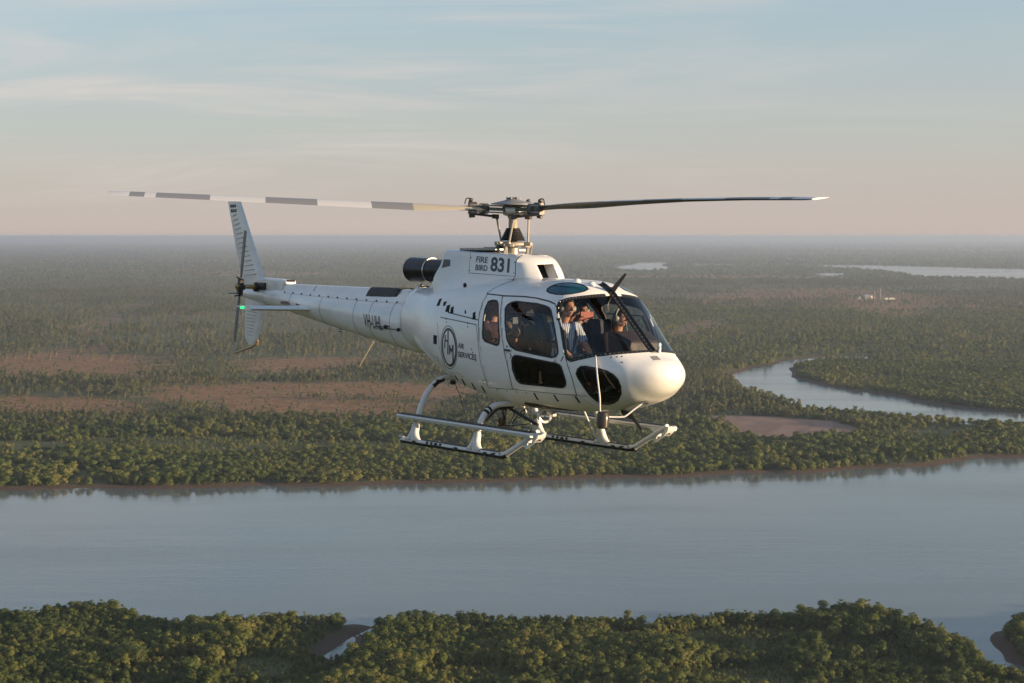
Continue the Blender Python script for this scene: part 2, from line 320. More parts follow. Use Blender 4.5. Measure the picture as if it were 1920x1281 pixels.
# ---- mesh building
class MB:
    def __init__(s): s.v, s.f, s.k = [], [], []
    def add(s, v, f, k=0):
        b = len(s.v); s.v += [Vector(p) for p in v]; s.f += [tuple(i + b for i in q) for q in f]; s.k += [k] * len(f); return s
    def tube(s, pts, rad, n=10, k=0, cap=True, squash=1.0):
        pts = [Vector(p) for p in pts]; m = len(pts); rad = [rad] * m if isinstance(rad, (int, float)) else list(rad)
        T = [(pts[min(i + 1, m - 1)] - pts[max(i - 1, 0)]).normalized() for i in range(m)]
        up = Vector((0, 0, 1)) if abs(T[0].z) < .9 else Vector((1, 0, 0)); N = (up - T[0] * up.dot(T[0])).normalized(); v = []
        for i in range(m):
            N = (N - T[i] * N.dot(T[i])).normalized(); B = T[i].cross(N)
            for j in range(n):
                a = 2 * math.pi * j / n; v.append(pts[i] + N * (rad[i] * math.cos(a) * squash) + B * (rad[i] * math.sin(a)))
        f = [(i * n + j, i * n + (j + 1) % n, (i + 1) * n + (j + 1) % n, (i + 1) * n + j) for i in range(m - 1) for j in range(n)]
        if cap: f += [tuple(range(n - 1, -1, -1)), tuple((m - 1) * n + j for j in range(n))]
        return s.add(v, f, k)
    def box(s, c, size, ax=None, k=0):
        ax = ax or (Vector((1, 0, 0)), Vector((0, 1, 0)), Vector((0, 0, 1))); c = Vector(c)
        v = [c + ax[0] * (size[0] / 2 * a) + ax[1] * (size[1] / 2 * b) + ax[2] * (size[2] / 2 * d) for a in (-1, 1) for b in (-1, 1) for d in (-1, 1)]
        return s.add(v, [(0, 1, 3, 2), (4, 6, 7, 5), (0, 4, 5, 1), (2, 3, 7, 6), (0, 2, 6, 4), (1, 5, 7, 3)], k)
    def prism(s, poly, off, k=0):
        poly = [Vector(p) for p in poly]; off = Vector(off); n = len(poly)
        v = [p - off / 2 for p in poly] + [p + off / 2 for p in poly]
        return s.add(v, [tuple(range(n - 1, -1, -1)), tuple(range(n, 2 * n))] + [(i, (i + 1) % n, n + (i + 1) % n, n + i) for i in range(n)], k)
    def lathe(s, prof, o, axis, n=24, k=0):
        axis = Vector(axis).normalized(); o = Vector(o); u = axis.orthogonal().normalized(); w = axis.cross(u); v = []; m = len(prof)
        for r, h in prof:
            for j in range(n): a = 2 * math.pi * j / n; v.append(o + axis * h + (u * math.cos(a) + w * math.sin(a)) * max(r, 1e-4))
        return s.add(v, [(i * n + j, i * n + (j + 1) % n, (i + 1) * n + (j + 1) % n, (i + 1) * n + j) for i in range(m - 1) for j in range(n)], k)
    def ball(s, c, r, n=10, k=0):
        r = (r, r, r) if isinstance(r, (int, float)) else r; m = n // 2 + 1; v = []; c = Vector(c)
        for i in range(m + 1):
            t = math.pi * i / m
            for j in range(n): a = 2 * math.pi * j / n; v.append(c + Vector((r[0] * math.sin(t) * math.cos(a), r[1] * math.sin(t) * math.sin(a), r[2] * math.cos(t))))
        return s.add(v, [(i * n + j, (i + 1) * n + j, (i + 1) * n + (j + 1) % n, i * n + (j + 1) % n) for i in range(m) for j in range(n)], k)
    def build(s, name, mats, parent, smooth=True, angle=38, bevel=0.0, split=False):
        if split:                                # every separate piece becomes an object of its own
            up = list(range(len(s.v)))
            def root(i):
                while up[i] != i: up[i] = up[up[i]]; i = up[i]
                return i
            for q in s.f:
                for i in q[1:]: up[root(i)] = root(q[0])
            groups = {}
            for q, k in zip(s.f, s.k): groups.setdefault(root(q[0]), []).append((q, k))
            for g in groups.values():
                m = MB(); ix = {}; fs = []
                for q, k in g:
                    for i in q:
                        if i not in ix: ix[i] = len(m.v); m.v.append(s.v[i])
                    m.f.append(tuple(ix[i] for i in q)); m.k.append(k)
                o = m.build(name, mats, parent, smooth, angle, bevel)
            return o
        me = bpy.data.meshes.new(name); me.from_pydata([tuple(p) for p in s.v], [], s.f)
        for m in (mats if isinstance(mats, (list, tuple)) else [mats]): me.materials.append(m)
        me.polygons.foreach_set('material_index', np.array(s.k, np.int32))
        if smooth: me.polygons.foreach_set('use_smooth', np.ones(len(s.f), bool)); me.set_sharp_from_angle(angle=math.radians(angle))
        o = link(bpy.data.objects.new(name, me), parent)
        if bevel:
            b = o.modifiers.new('edge', 'BEVEL'); b.width = bevel; b.segments = 2; b.limit_method = 'ANGLE'; b.angle_limit = math.radians(40)
        return o
def spline(pts, n=6):
    P = [Vector(p) for p in pts]; out = []
    for i in range(len(P) - 1):
        a, b, c, d = P[max(i - 1, 0)], P[i], P[i + 1], P[min(i + 2, len(P) - 1)]
        for k in range(n):
            t = k / n; out.append(0.5 * ((2 * b) + (c - a) * t + (2 * a - 5 * b + 4 * c - d) * t * t + (3 * b - a - 3 * c + d) * t ** 3))
    return out + [P[-1]]

heli = bpy.data.objects.new('helicopter', None); COL.objects.link(heli); heli.matrix_world = HMAT
tag(heli, 'white helicopter with dark lettering in level flight above the river', 'helicopter')

# ---- fuselage skin: x, top, bottom, half width, height of greatest width, roundness above and below
ST = np.array([
[3.225, -2.06, -2.06, 0.00, -2.06, 2.0, 2.0], [3.19, -1.965, -2.165, 0.18, -2.06, 2.0, 2.0], [3.10, -1.885, -2.26, 0.315, -2.06, 2.1, 2.05],
[2.97, -1.83, -2.335, 0.43, -2.055, 2.2, 2.15], [2.855, -1.775, -2.395, 0.515, -2.05, 2.3, 2.25], [2.60, -1.55, -2.47, 0.63, -2.03, 2.3, 2.4],
[2.30, -1.285, -2.535, 0.745, -1.98, 2.4, 2.5], [2.00, -1.04, -2.575, 0.825, -1.93, 2.7, 2.6], [1.80, -.96, -2.59, 0.87, -1.90, 2.9, 2.6],
[1.50, -.92, -2.605, 0.89, -1.88, 2.9, 2.6], [1.00, -.91, -2.62, 0.905, -1.87, 2.8, 2.6], [0.40, -.91, -2.60, 0.905, -1.86, 2.7, 2.5],
[-0.10, -.93, -2.52, 0.89, -1.83, 2.5, 2.4], [-0.60, -.96, -2.38, 0.825, -1.78, 2.4, 2.3], [-1.10, -1.00, -2.23, 0.70, -1.71, 2.3, 2.1],
[-1.60, -1.05, -2.06, 0.53, -1.62, 2.2, 2.0], [-2.00, -1.09, -2.00, 0.445, -1.56, 2.1, 2.0]])
def pchip(x, y, q):
    h = np.diff(x); d = np.diff(y) / h; m = np.zeros(len(x)); m[0] = d[0]; m[-1] = d[-1]
    for i in range(1, len(x) - 1):
        if d[i - 1] * d[i] > 0: w1 = 2 * h[i] + h[i - 1]; w2 = h[i] + 2 * h[i - 1]; m[i] = (w1 + w2) / (w1 / d[i - 1] + w2 / d[i])
    i = np.clip(np.searchsorted(x, q) - 1, 0, len(h) - 1); t = (q - x[i]) / h[i]
    return (2 * t ** 3 - 3 * t ** 2 + 1) * y[i] + (t ** 3 - 2 * t ** 2 + t) * h[i] * m[i] + (-2 * t ** 3 + 3 * t ** 2) * y[i + 1] + (t ** 3 - t ** 2) * h[i] * m[i + 1]
def fuselage_arrays(nt=150, nv=168):
    T = np.sqrt(ST[0, 0] - ST[:, 0]); q = np.linspace(0, T[-1], nt); x = ST[0, 0] - q ** 2
    zt, zb, w, zm, nu, nl = (pchip(T, ST[:, k], q) for k in range(1, 7))
    a = (np.arange(nv) + .5) * 2 * np.pi / nv; ca, sa = np.cos(a), np.sin(a)
    n = np.where(sa[None] >= 0, nu[:, None], nl[:, None])
    Y = -np.sign(ca) * np.abs(ca) ** (2 / n) * w[:, None]
    Z = zm[:, None] + np.sign(sa) * np.abs(sa) ** (2 / n) * np.where(sa[None] >= 0, (zt - zm)[:, None], (zm - zb)[:, None])
    V = np.stack([np.repeat(x[:, None], nv, 1), Y, Z], -1).reshape(-1, 3)
    F = [(i * nv + j, (i + 1) * nv + j, (i + 1) * nv + (j + 1) % nv, i * nv + (j + 1) % nv) for i in range(1, nt - 1) for j in range(nv)]
    V = np.vstack([V, V[:1] * 0 + [ST[0, 0], 0, ST[0, 1]]]); t = len(V) - 1
    F += [(t, nv + j, nv + (j + 1) % nv) for j in range(nv)]
    return V, F
def cowl_arrays(ns=60, nh=26):
    """engine cowling with the rounded intake fairing at its front"""
    rear = [(0, -.545), (.2, -.546), (.31, -.556), (.355, -.60), (.378, -.70), (.395, -.82), (.41, -.94), (.425, -1.06), (.435, -1.18), (.44, -1.34)]
    mid = [(0, -.575), (.2, -.576), (.31, -.588), (.36, -.635), (.385, -.73), (.405, -.82), (.44, -.92), (.51, -1.04), (.60, -1.14), (.62, -1.30)]
    frt = [(0, -.605), (.2, -.606), (.29, -.615), (.335, -.655), (.355, -.73), (.37, -.80), (.385, -.86), (.41, -.91), (.46, -.95), (.53, -1.01)]
    R_, M_, F_ = (np.array([(p.x, p.y) for p in spline([(a, b, 0) for a, b in q], 3)]) for q in (rear, mid, frt))
    nh = len(R_); S = np.linspace(0, 1, ns); rows = []
    for s in S:
        if s < .55: t = s / .55; t = t * t * (3 - 2 * t); P = R_ * (1 - t) + M_ * t
        else: t = (s - .55) / .45; t = t * t * (3 - 2 * t); P = M_ * (1 - t) + F_ * t
        y, z = P[:, 0], P[:, 1]
        xr = np.interp(-z, [.54, .66, .773, .915, 1.065, 1.16, 1.27, 1.4], [-1.06, -1.075, -1.115, -1.224, -1.256, -1.214, -1.12, -1.0])
        xf = np.interp(-z, [.59, .61, .64, .68, .74, .82, .92, 1.05], [.42, .52, .62, .70, .775, .86, .95, 1.05]) - .30 * (y / .40) ** 4
        xf = np.maximum(xf, .45)
        x = xr + (xf - xr) * s
        full = np.r_[np.c_[x, -y, z][::-1], np.c_[x, y, z][1:]]; rows.append(full)
    m = rows[0].shape[0]; c = rows[-1].mean(0)
    # close the front: shrink the last ring towards its own middle line
    last = rows[-1]
    for k in (.75, .5, .25, 0.0):
        r = last.copy(); r[:, 1] *= k; r[:, 0] = last[:, 0] + (1 - k ** 2) * (np.interp(-last[:, 2], [.59, .61, .64, .68, .74, .82, .92, 1.05], [.42, .52, .62, .70, .775, .86, .95, 1.05]) - last[:, 0])
        r[:, 2] = last[:, 2]; rows.append(r)
    V = np.vstack(rows); n = len(rows)
    F = [(i * m + j, (i + 1) * m + j, (i + 1) * m + j + 1, i * m + j + 1) for i in range(n - 1) for j in range(m - 1)]
    return V, F
class Skin:
    """a lofted skin that can be cut into panels, panes and openings"""
    def __init__(s, V, F):
        s.bm = bmesh.new(); vs_ = [s.bm.verts.new(v) for v in V]
        for f in F: s.bm.faces.new([vs_[i] for i in f])
        bmesh.ops.remove_doubles(s.bm, verts=s.bm.verts[:], dist=1e-5)
        loose = [v for v in s.bm.verts if not v.link_faces]; bmesh.ops.delete(s.bm, geom=loose, context='VERTS')
        bmesh.ops.recalc_face_normals(s.bm, faces=s.bm.faces); s.bm.normal_update()
        s.reg = s.bm.faces.layers.int.new('reg'); s.tree = BVHTree.FromBMesh(s.bm)
    def hit(s, px, py):
        p, n, i, d = s.tree.ray_cast(EYE, sight(px, py)); return (p, n)
    def cut(s, polys, value, allowed=(0,), mirror=False, direction=None):
        """mark the skin inside each convex outline (picture points, or points swept along a direction)"""
        eye = Vector((EYE.x, -EYE.y, EYE.z)) if mirror else EYE
        mv = (lambda d: Vector((d.x, -d.y, d.z))) if mirror else (lambda d: d)
        for poly in polys:
            pl = []
            if direction is None:
                D = [mv(sight(a, b)) for a, b in poly]; mid = sum(D, Vector()) / len(D)
                for i in range(len(D)):
                    n = D[i].cross(D[(i + 1) % len(D)])
                    if n.length < 1e-9: continue
                    n.normalize(); n = -n if n.dot(mid) > 0 else n; pl.append((eye, n))
            else:
                D = [mv(Vector(p)) for p in poly]; mid = sum(D, Vector()) / len(D); dv = mv(Vector(direction))
                for i in range(len(D)):
                    n = (D[(i + 1) % len(D)] - D[i]).cross(dv).normalized(); n = -n if n.dot(mid - D[i]) > 0 else n; pl.append((D[i], n))
            fs = []
            for f in s.bm.faces:
                if f[s.reg] not in allowed: continue
                c = f.calc_center_median()
                if f.normal.dot((eye - c) if direction is None else -dv) <= 0: continue
                if any(min((v.co - co).dot(n) for v in f.verts) > 0 for co, n in pl): continue
                fs.append(f)
            for co, n in pl:
                geom = list({e for f in fs for e in f.edges} | {v for f in fs for v in f.verts}) + fs
                r = bmesh.ops.bisect_plane(s.bm, geom=geom, dist=1e-6, plane_co=co, plane_no=n)
                fs = [g for g in r['geom'] if isinstance(g, bmesh.types.BMFace) and (g.calc_center_median() - co).dot(n) < 0]
            for f in fs: f[s.reg] = value
    def piece(s, values, name, mats, parent, thick=0.0, inner=1, angle=50):
        me = bpy.data.meshes.new(name); ix = {}; V = []; F = []
        for f in s.bm.faces:
            if f[s.reg] in values:
                q = []
                for v in f.verts:
                    if v not in ix: ix[v] = len(V); V.append(tuple(v.co))
                    q.append(ix[v])
                F.append(q)
        me.from_pydata(V, [], F); me.polygons.foreach_set('use_smooth', np.ones(len(F), bool)); me.set_sharp_from_angle(angle=math.radians(angle))
        for m in mats: me.materials.append(m)
        o = link(bpy.data.objects.new(name, me), parent)
        if thick:
            md = o.modifiers.new('sheet', 'SOLIDIFY'); md.thickness = thick; md.offset = -1; md.material_offset = inner; md.material_offset_rim = 0; md.use_even_offset = False
        return o
# ---- outlines as seen from the photographer's side (the port side is their mirror image)
O_FDOOR = [[(943, 555.4), (984, 556.4), (1007, 560), (1030.5, 565.8), (1039.9, 570.4), (1044.5, 579), (1063, 683.6), (951.5, 683.6), (947, 663), (941.5, 630), (939, 593), (941, 570)], [(951.5, 683.6), (1063, 683.6), (1081, 742), (961.7, 730.4)]]
O_RDOOR = [[(915, 551), (941.5, 554.6), (937.6, 593), (898.4, 593), (899.4, 585), (905.6, 566.5)], [(898.4, 593), (937.6, 593), (945, 663), (901, 663), (898, 640), (897, 607)], [(901, 663), (945, 663), (960, 730), (915.5, 727.3), (903.5, 681)]]
O_RWIN = [(915.8, 565.8), (924, 563.2), (932, 564.8), (934, 571), (934.5, 602.5), (936.5, 633.7), (935.5, 645), (931, 647.5), (910, 640), (905.6, 633.7), (905, 624), (906.4, 599), (910, 579)]
O_FWIN = [(947.5, 578.5), (951.5, 572), (958.7, 567.5), (968, 565.5), (1007, 569.7), (1022, 573.8), (1029, 577), (1033, 582.5), (1040, 618), (1046, 655), (1045.5, 663), (1041.5, 668.8), (1034, 670.2), (999, 663.3), (967, 656), (957, 649.5), (950.5, 636), (947, 605)]
O_LWIN = [(959.5, 675.8), (961.5, 669.5), (966.5, 666.8), (972, 667), (1015, 675.8), (1043, 681.5), (1049, 684), (1052.5, 688.5), (1060.7, 715), (1060.8, 722), (1057.5, 726), (1052, 727), (979, 719.8), (972.5, 717), (967.5, 711), (961, 693)]
O_CHIN = [(1080.6, 701), (1083, 692.5), (1090, 687.2), (1101.5, 687.8), (1121.8, 691.3), (1138, 696), (1150, 703), (1158.5, 712), (1163.3, 724), (1164.2, 738), (1158.5, 750), (1150, 756), (1140, 758.5), (1130, 757.5), (1119, 752), (1106, 741), (1094, 724.5), (1084.5, 710)]
O_ROOF = [(1025.3, 546), (1027, 541.5), (1034, 536.5), (1046.7, 532), (1058, 530.5), (1070, 530.2), (1082, 531.4), (1093, 534.8), (1100, 538.6), (1102.5, 542.5), (1097, 546), (1085, 549), (1070, 551.3), (1056, 552.6), (1042, 552), (1031, 549.5)]
O_WSA = [(1048, 583), (1047.5, 573), (1051, 566.5), (1069, 561), (1094, 557.7), (1115, 555.5), (1148, 553.2), (1234, 656.9), (1112, 666.5), (1060, 658.7), (1054, 618.6)]
O_WSB = [(1060, 658.7), (1112, 666.5), (1071, 675.7), (1065.5, 674.5), (1063, 670)]
O_LOCK = [(826, 595), (860, 602), (893, 609), (896, 640), (901, 680), (914, 724)]

# ---- fuselage
body = Skin(*fuselage_arrays())
REG = {}
for k, (nm, polys, allowed) in enumerate([('fdoor', O_FDOOR, (0,)), ('rdoor', O_RDOOR, (0,)), ('fwin', [O_FWIN], None), ('lwin', [O_LWIN], None), ('rwin', [O_RWIN], None), ('chin', [O_CHIN], (0,)), ('roof', [O_ROOF], (0,)), ('ws', [O_WSA, O_WSB], (0,))]):
    for side in (0, 1):
        v = 1 + 2 * k + side; REG[nm, side] = v
        al = allowed or ((REG['rdoor', side],) if nm == 'rwin' else (REG['fdoor', side],))
        body.cut(polys, v, al, mirror=bool(side))
BELLY = [(1.0, -.44, 0), (1.03, -.55, 0), (1.12, -.60, 0), (1.3, -.58, 0), (1.62, -.46, 0), (1.98, -.24, 0), (2.0, -.20, 0), (1.2, -.30, 0)]
for side in (0, 1):
    REG['belly', side] = 30 + side; body.cut([BELLY], 30 + side, (0,), bool(side), (0, 0, 1))
fus = body.piece((0,), 'fuselage', [PAINT, LINING], heli, .018)
def drape(mb, skin, pts, w, h=.003, mirror=False, closed=False, step=2.0, k=0):
    """a low strip of width w laid along a line on the skin"""
    P = [Vector((a, b)) for a, b in pts]; P = P + [P[0]] if closed else P; Q = []
    for a, b in zip(P, P[1:]):
        m = max(1, int((b - a).length / step)); Q += [a + (b - a) * (i / m) for i in range(m)]
    if not closed: Q.append(P[-1])
    H = [skin.hit(q.x, q.y) for q in Q]; H = [x for x in H if x[0] is not None]; n = len(H)
    if n < 2: return
    v = []; f = []
    for i in range(n):
        a = H[(i - 1) % n if closed else max(i - 1, 0)][0]; b = H[(i + 1) % n if closed else min(i + 1, n - 1)][0]
        p, nn = H[i]; t = (b - a); t = t.normalized() if t.length > 1e-7 else Vector((1, 0, 0)); s = nn.cross(t).normalized() * (w / 2)
        for q in (p - s - nn * .004, p - s + nn * h, p + s + nn * h, p + s - nn * .004): v.append(Vector((q.x, -q.y, q.z)) if mirror else q)
    for i in range(n if closed else n - 1):
        j = (i + 1) % n
        for e in range(3): f.append((i * 4 + e, i * 4 + e + 1, j * 4 + e + 1, j * 4 + e) if not mirror else (i * 4 + e, j * 4 + e, j * 4 + e + 1, i * 4 + e + 1))
    mb.add(v, f, k)
def drape_poly(mb, skin, pts, h=.003, mirror=False, k=0):
    H = [skin.hit(a, b) for a, b in pts]; H = [x for x in H if x[0] is not None]
    if len(H) < 3: return
    top = [p + n * h for p, n in H]; bot = [p - n * .01 for p, n in H]; n = len(H)
    fl = (lambda q: Vector((q.x, -q.y, q.z))) if mirror else (lambda q: q)
    mb.add([fl(p) for p in top + bot], [tuple(range(n))] + [(i, n + i, n + (i + 1) % n, (i + 1) % n) for i in range(n)], k)
def dots(mb, skin, pts, r=.009, h=.004, mirror=False, k=0):
    for a, b in pts:
        p, n = skin.hit(a, b)
        if p is None: continue
        if mirror: p = Vector((p.x, -p.y, p.z)); n = Vector((n.x, -n.y, n.z))
        mb.lathe([(r, -.003), (r, h * .6), (r * .6, h), (0, h)], p, n, 7, k)
def along(pts, n):
    P = [Vector(p) for p in pts]; L = [0]
    for a, b in zip(P, P[1:]): L.append(L[-1] + (b - a).length)
    out = []
    for i in range(n):
        t = L[-1] * i / (n - 1)
        for j in range(len(P) - 1):
            if t <= L[j + 1] + 1e-6: out.append(tuple(P[j] + (P[j + 1] - P[j]) * ((t - L[j]) / max(1e-6, L[j + 1] - L[j])))); break
    return out
for side in (0, 1):
    m = bool(side); sgn = -1 if side == 0 else 1
    fd = body.piece((REG['fdoor', side],), 'front_door', [PAINT, LINING], heli, .022)
    w = body.piece((REG['fwin', side],), 'door_window', [TINT], fd); w['label'] = 'large front door window with a sliding pane'
    mb = MB(); drape(mb, body, O_FWIN, .020, .005, m, True); mb.build('window_seal', BLACK, fd)
    w = body.piece((REG['lwin', side],), 'lower_window', [DARKT], fd); w['label'] = 'dark lower window at the foot of the front door'
    mb = MB(); drape(mb, body, O_LWIN, .016, .005, m, True); mb.build('window_seal', BLACK, fd)
    mb = MB()
    for ln, wd_ in (([(950, 586), (990, 588.5), (1033, 592)], .014), ([(978, 588), (979.5, 632)], .016), ([(951.7, 630.6), (985, 635), (1041, 642)], .022), ([(1021, 592), (1031, 636)], .045)): drape(mb, body, ln, wd_, .006, m)
    mb.build('sliding_frame', BLACKM, fd, split=True)
    mb = MB(); drape(mb, body, [(948, 656), (958, 657.6)], .022, .03, m); dots(mb, body, [(950.5, 650)], .012, .006, m); mb.build('door_handle', BLACK, fd)
    mb = MB(); drape(mb, body, [(957, 663), (959, 668), (956.5, 672)], .006, .006, m); drape(mb, body, [(1056, 668), (1054, 674), (1051.5, 677)], .007, .008, m); mb.build('hinge_strap', BLACK, fd, split=True)
    mb = MB(); drape_poly(mb, body, [(1043.5, 590), (1048.5, 589), (1049.5, 597), (1045, 598)], .025, m); drape_poly(mb, body, [(1055, 656), (1058, 655.5), (1059, 662), (1056, 663)], .02, m); mb.build('hinge', PAINT, fd, bevel=.004, split=True)
    rd = body.piece((REG['rdoor', side],), 'rear_door', [PAINT, LINING], heli, .022)
    w = body.piece((REG['rwin', side],), 'rear_window', [TINT], rd)
    mb = MB(); drape(mb, body, O_RWIN, .020, .006, m, True); mb.build('window_seal', BLACK, rd)
    ch = body.piece((REG['chin', side],), 'chin_window', [DARKT], heli); mb = MB(); drape(mb, body, O_CHIN, .018, .005, m, True); mb.build('window_seal', BLACK, ch)
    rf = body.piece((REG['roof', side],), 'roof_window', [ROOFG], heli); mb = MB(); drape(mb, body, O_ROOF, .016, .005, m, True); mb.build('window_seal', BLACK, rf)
    bl = body.piece((REG['belly', side],), 'belly_window', [BLACK], heli)
    ws = body.piece((REG['ws', side],), 'windshield', [GLASS], heli)
    W_TOP = [(1047.3, 600), (1047.2, 574), (1050.5, 566.3), (1069, 560.6), (1094, 557.2), (1115, 555), (1135, 553.5)]
    W_BOT = [(1054, 618.6), (1060, 658.7), (1063.5, 672), (1070, 676), (1086.7, 672), (1112, 666.5), (1138.6, 664), (1168, 661.6), (1218, 658.6)]
    mb = MB(); drape(mb, body, W_TOP, .050, .004, m); drape(mb, body, [(1047.3, 600), (1054, 618.6)], .022, .004, m); drape(mb, body, W_BOT, .040, .0045, m); mb.build('windshield_seal', BLACK, ws)
    mb = MB(); dots(mb, body, along(W_TOP[2:], 15), .0055, .008, m); dots(mb, body, along(W_BOT[3:], 19), .0055, .008, m); dots(mb, body, along([(1047.4, 578), (1047.6, 598), (1052, 612)], 5), .006, .008, m); mb.build('rivets', STEEL, ws)['kind'] = 'stuff'
# ---- seams, latches and small openings on the starboard skin
mb = MB()
for ln, wd_ in (([(913, 551), (943, 554.6), (984, 556.2), (1007, 559.4), (1031, 565.4), (1040.5, 570)], .020), ([(826, 595), (860, 602), (893, 609)], .012), ([(893, 609), (896, 640), (901, 680), (914, 724)], .008),
                ([(840, 586), (868, 593), (896, 600)], .014), ([(915, 551), (905.6, 566.5), (899.4, 585), (897, 600), (898, 640)], .010), ([(915, 727.3), (962, 730.5), (1081, 742.2), (1100, 743)], .007),
                ([(942.5, 555), (940, 570), (938, 593), (940.5, 630), (946, 663), (953, 692.5), (961, 730)], .010), ([(1041, 570.5), (1044.5, 579), (1048.4, 602.5), (1056.2, 652.4), (1063.7, 683.6), (1073.4, 711.7), (1081.5, 742)], .011), ([(1118, 667), (1119, 688)], .007),
                ([(913.5, 549), (914, 551)], .01), ([(820, 604), (823, 650), (835, 690)], .005), ([(1055, 524.5), (1056, 545), (1055, 559)], .004)):
    for m in (False, True): drape(mb, body, ln, wd_, .0012, m)
mb.build('panel_seam', SEAM, fus)['kind'] = 'stuff'
mb = MB()
for q in ([(812.9, 628.3), (819.3, 629.5), (819, 646), (813, 644.5)], [(838.5, 573), (844.5, 571.5), (842, 586), (835, 584.5)], [(846, 577), (851, 574.5), (850, 587), (844, 588)], [(887, 587), (891.5, 584.5), (892, 599), (886, 599.5)], [(871.5, 582.5), (873.5, 581.5), (874, 588), (871.5, 588.5)], [(824, 561), (829, 560), (824, 573), (818.5, 574)], [(832, 567), (838, 565), (835, 573), (831, 574)]):
    for m in (False, True): drape_poly(mb, body, q, .004, m)
for a, b in (((1001, 736), (1008.5, 749.5)), ((1038.6, 740), (1046.5, 752.5)), ((1078.5, 743), (1087, 755)), ((866, 710), (872, 721.5)), ((884.5, 718), (891.5, 730)), ((903, 724), (910, 736)), ((853, 704), (859, 713))):
    for m in (False, True): drape(mb, body, [a, b], .022, .006, m)
mb.build('drain_opening', HOLE, fus, split=True)
mb = MB()
for m in (False, True):
    dots(mb, body, [(932, 731), (951, 733), (969, 735), (987, 736.5), (884, 655), (886, 661), (892, 677), (862, 702), (867, 706), (857, 699), (905, 714), (909, 713), (907, 719), (1146, 670), (1157, 669.3), (1166, 668.5), (1166.5, 679.5), (820, 671), (822, 676), (836.5, 599), (837, 604), (876.5, 607), (877, 613)], .010, .004, m)
mb.build('fastener', BLACKM, fus)['kind'] = 'stuff'
mb = MB(); drape_poly(mb, body, [(1219, 668.5), (1232, 668), (1239, 675), (1226, 676)], .003); mb.build('nose_plate', GREYM, fus)
mb = MB(); p, n = body.hit(1236, 662); mb.tube([p, p + Vector((.01, 0, .07)), p + Vector((.0, 0, .085))], [.020, .016, .012], 8); mb.ball(p + Vector((0, 0, .10)), (.024, .024, .028), 8); mb.build('temperature_probe', PAINT, fus)
mb = MB()
for a, b in ((1082, 524.5), (1110, 530.5)): p, n = body.hit(a, b + 3); mb.lathe([(.05, -.01), (.05, .012), (.03, .03), (0, .034)], p, n, 14)
mb.build('roof_antenna', PAINT, fus, split=True)
# ---- engine cowling, intake, exhaust
cowl = Skin(*cowl_arrays())
O_INT = [(1005.5, 495.3), (1036, 494), (1047, 521.3), (1018, 522.3)]
cowl.cut([O_INT], 5)
O_SEAM = [(980, 478.5), (974, 481.5), (969, 487), (967, 494), (966.5, 515), (965, 521), (960, 527)]
cw = cowl.piece((0,), 'engine_cowling', [PAINT, LINING], heli, .015)
class Nearest:
    def __init__(s, *k): s.k = k
    def hit(s, a, b):
        h = [q.hit(a, b) for q in s.k]; h = [q for q in h if q[0] is not None]
        return min(h, key=lambda q: (q[0] - EYE).length) if h else (None, None)
both = Nearest(cowl, body)
mb = MB(); drape(mb, both, O_SEAM + [(941, 534), (925, 541.5), (914.5, 549)], .013, .0012); drape(mb, cowl, [(883, 469), (879, 512), (965, 518.5)], .006, .0012); mb.build('panel_seam', SEAM, cw, split=True)
mb = MB(); dots(mb, cowl, [(883, 483.5), (880.5, 507), (965.5, 492), (963.5, 512), (990, 526), (1000, 527)], .010, .004); mb.build('fastener', BLACKM, cw, split=True)
mb = MB(); drape_poly(mb, cowl, [(832.5, 486.5), (844.3, 486.8), (844, 499), (828.5, 502.6)], .004, k=0); o = mb.build('louvre_panel', mat_plain('louvre_grey', (.13, .13, .13), .6, noise_amt=.3, nscale=60), cw)
mb = MB(); drape_poly(mb, cowl, [(869, 532), (873, 530.5), (875.5, 535), (872, 541), (869, 538)], .004); mb.build('vent_hole', HOLE, cw)
def intake():
    c = [cowl.hit(a, b)[0] for a, b in O_INT]; d = Vector((-1, 0, 0)); mb = MB(); v = list(c) + [p + d * .20 for p in c]
    mb.add(v, [(0, 1, 5, 4), (1, 2, 6, 5), (2, 3, 7, 6), (3, 0, 4, 7)], 0); mb.add(v[4:], [(3, 2, 1, 0)], 1)
    return mb.build('air_intake', [PAINT, HOLE], cw, smooth=False)
intake()
mb = MB(); mb.lathe([(.120, -.9), (.125, -1.15), (.150, -1.5), (.168, -1.78), (.174, -2.05), (.178, -2.30), (.170, -2.31), (.160, -2.2), (.150, -1.6), (0.0, -1.6)], (0, -.03, -.865), (1, 0, -.015), 36)
ex = mb.build('exhaust_pipe', EXH, heli, angle=30)
mb = MB(); mb.lathe([(.170, -1.80), (.178, -1.80), (.178, -1.825), (.171, -1.825)], (0, -.03, -.865), (1, 0, -.015), 36); mb.build('clamp_band', STEEL, ex)
mb = MB(); mb.tube(spline([(-2.02, -.05, -1.03), (-1.98, -.10, -1.08), (-1.8, -.12, -1.07), (-1.6, -.14, -1.12), (-1.45, -.16, -1.22)], 4), .011, 8); mb.build('drain_pipe', BLACKM, ex)
mb = MB(); mb.box((-.42, 0, -.54), (.8, .56, .035)); mb.box((-.30, .02, -.52), (.35, .3, .03)); mb.build('cowl_top_grille', GREYM, cw, bevel=.008)
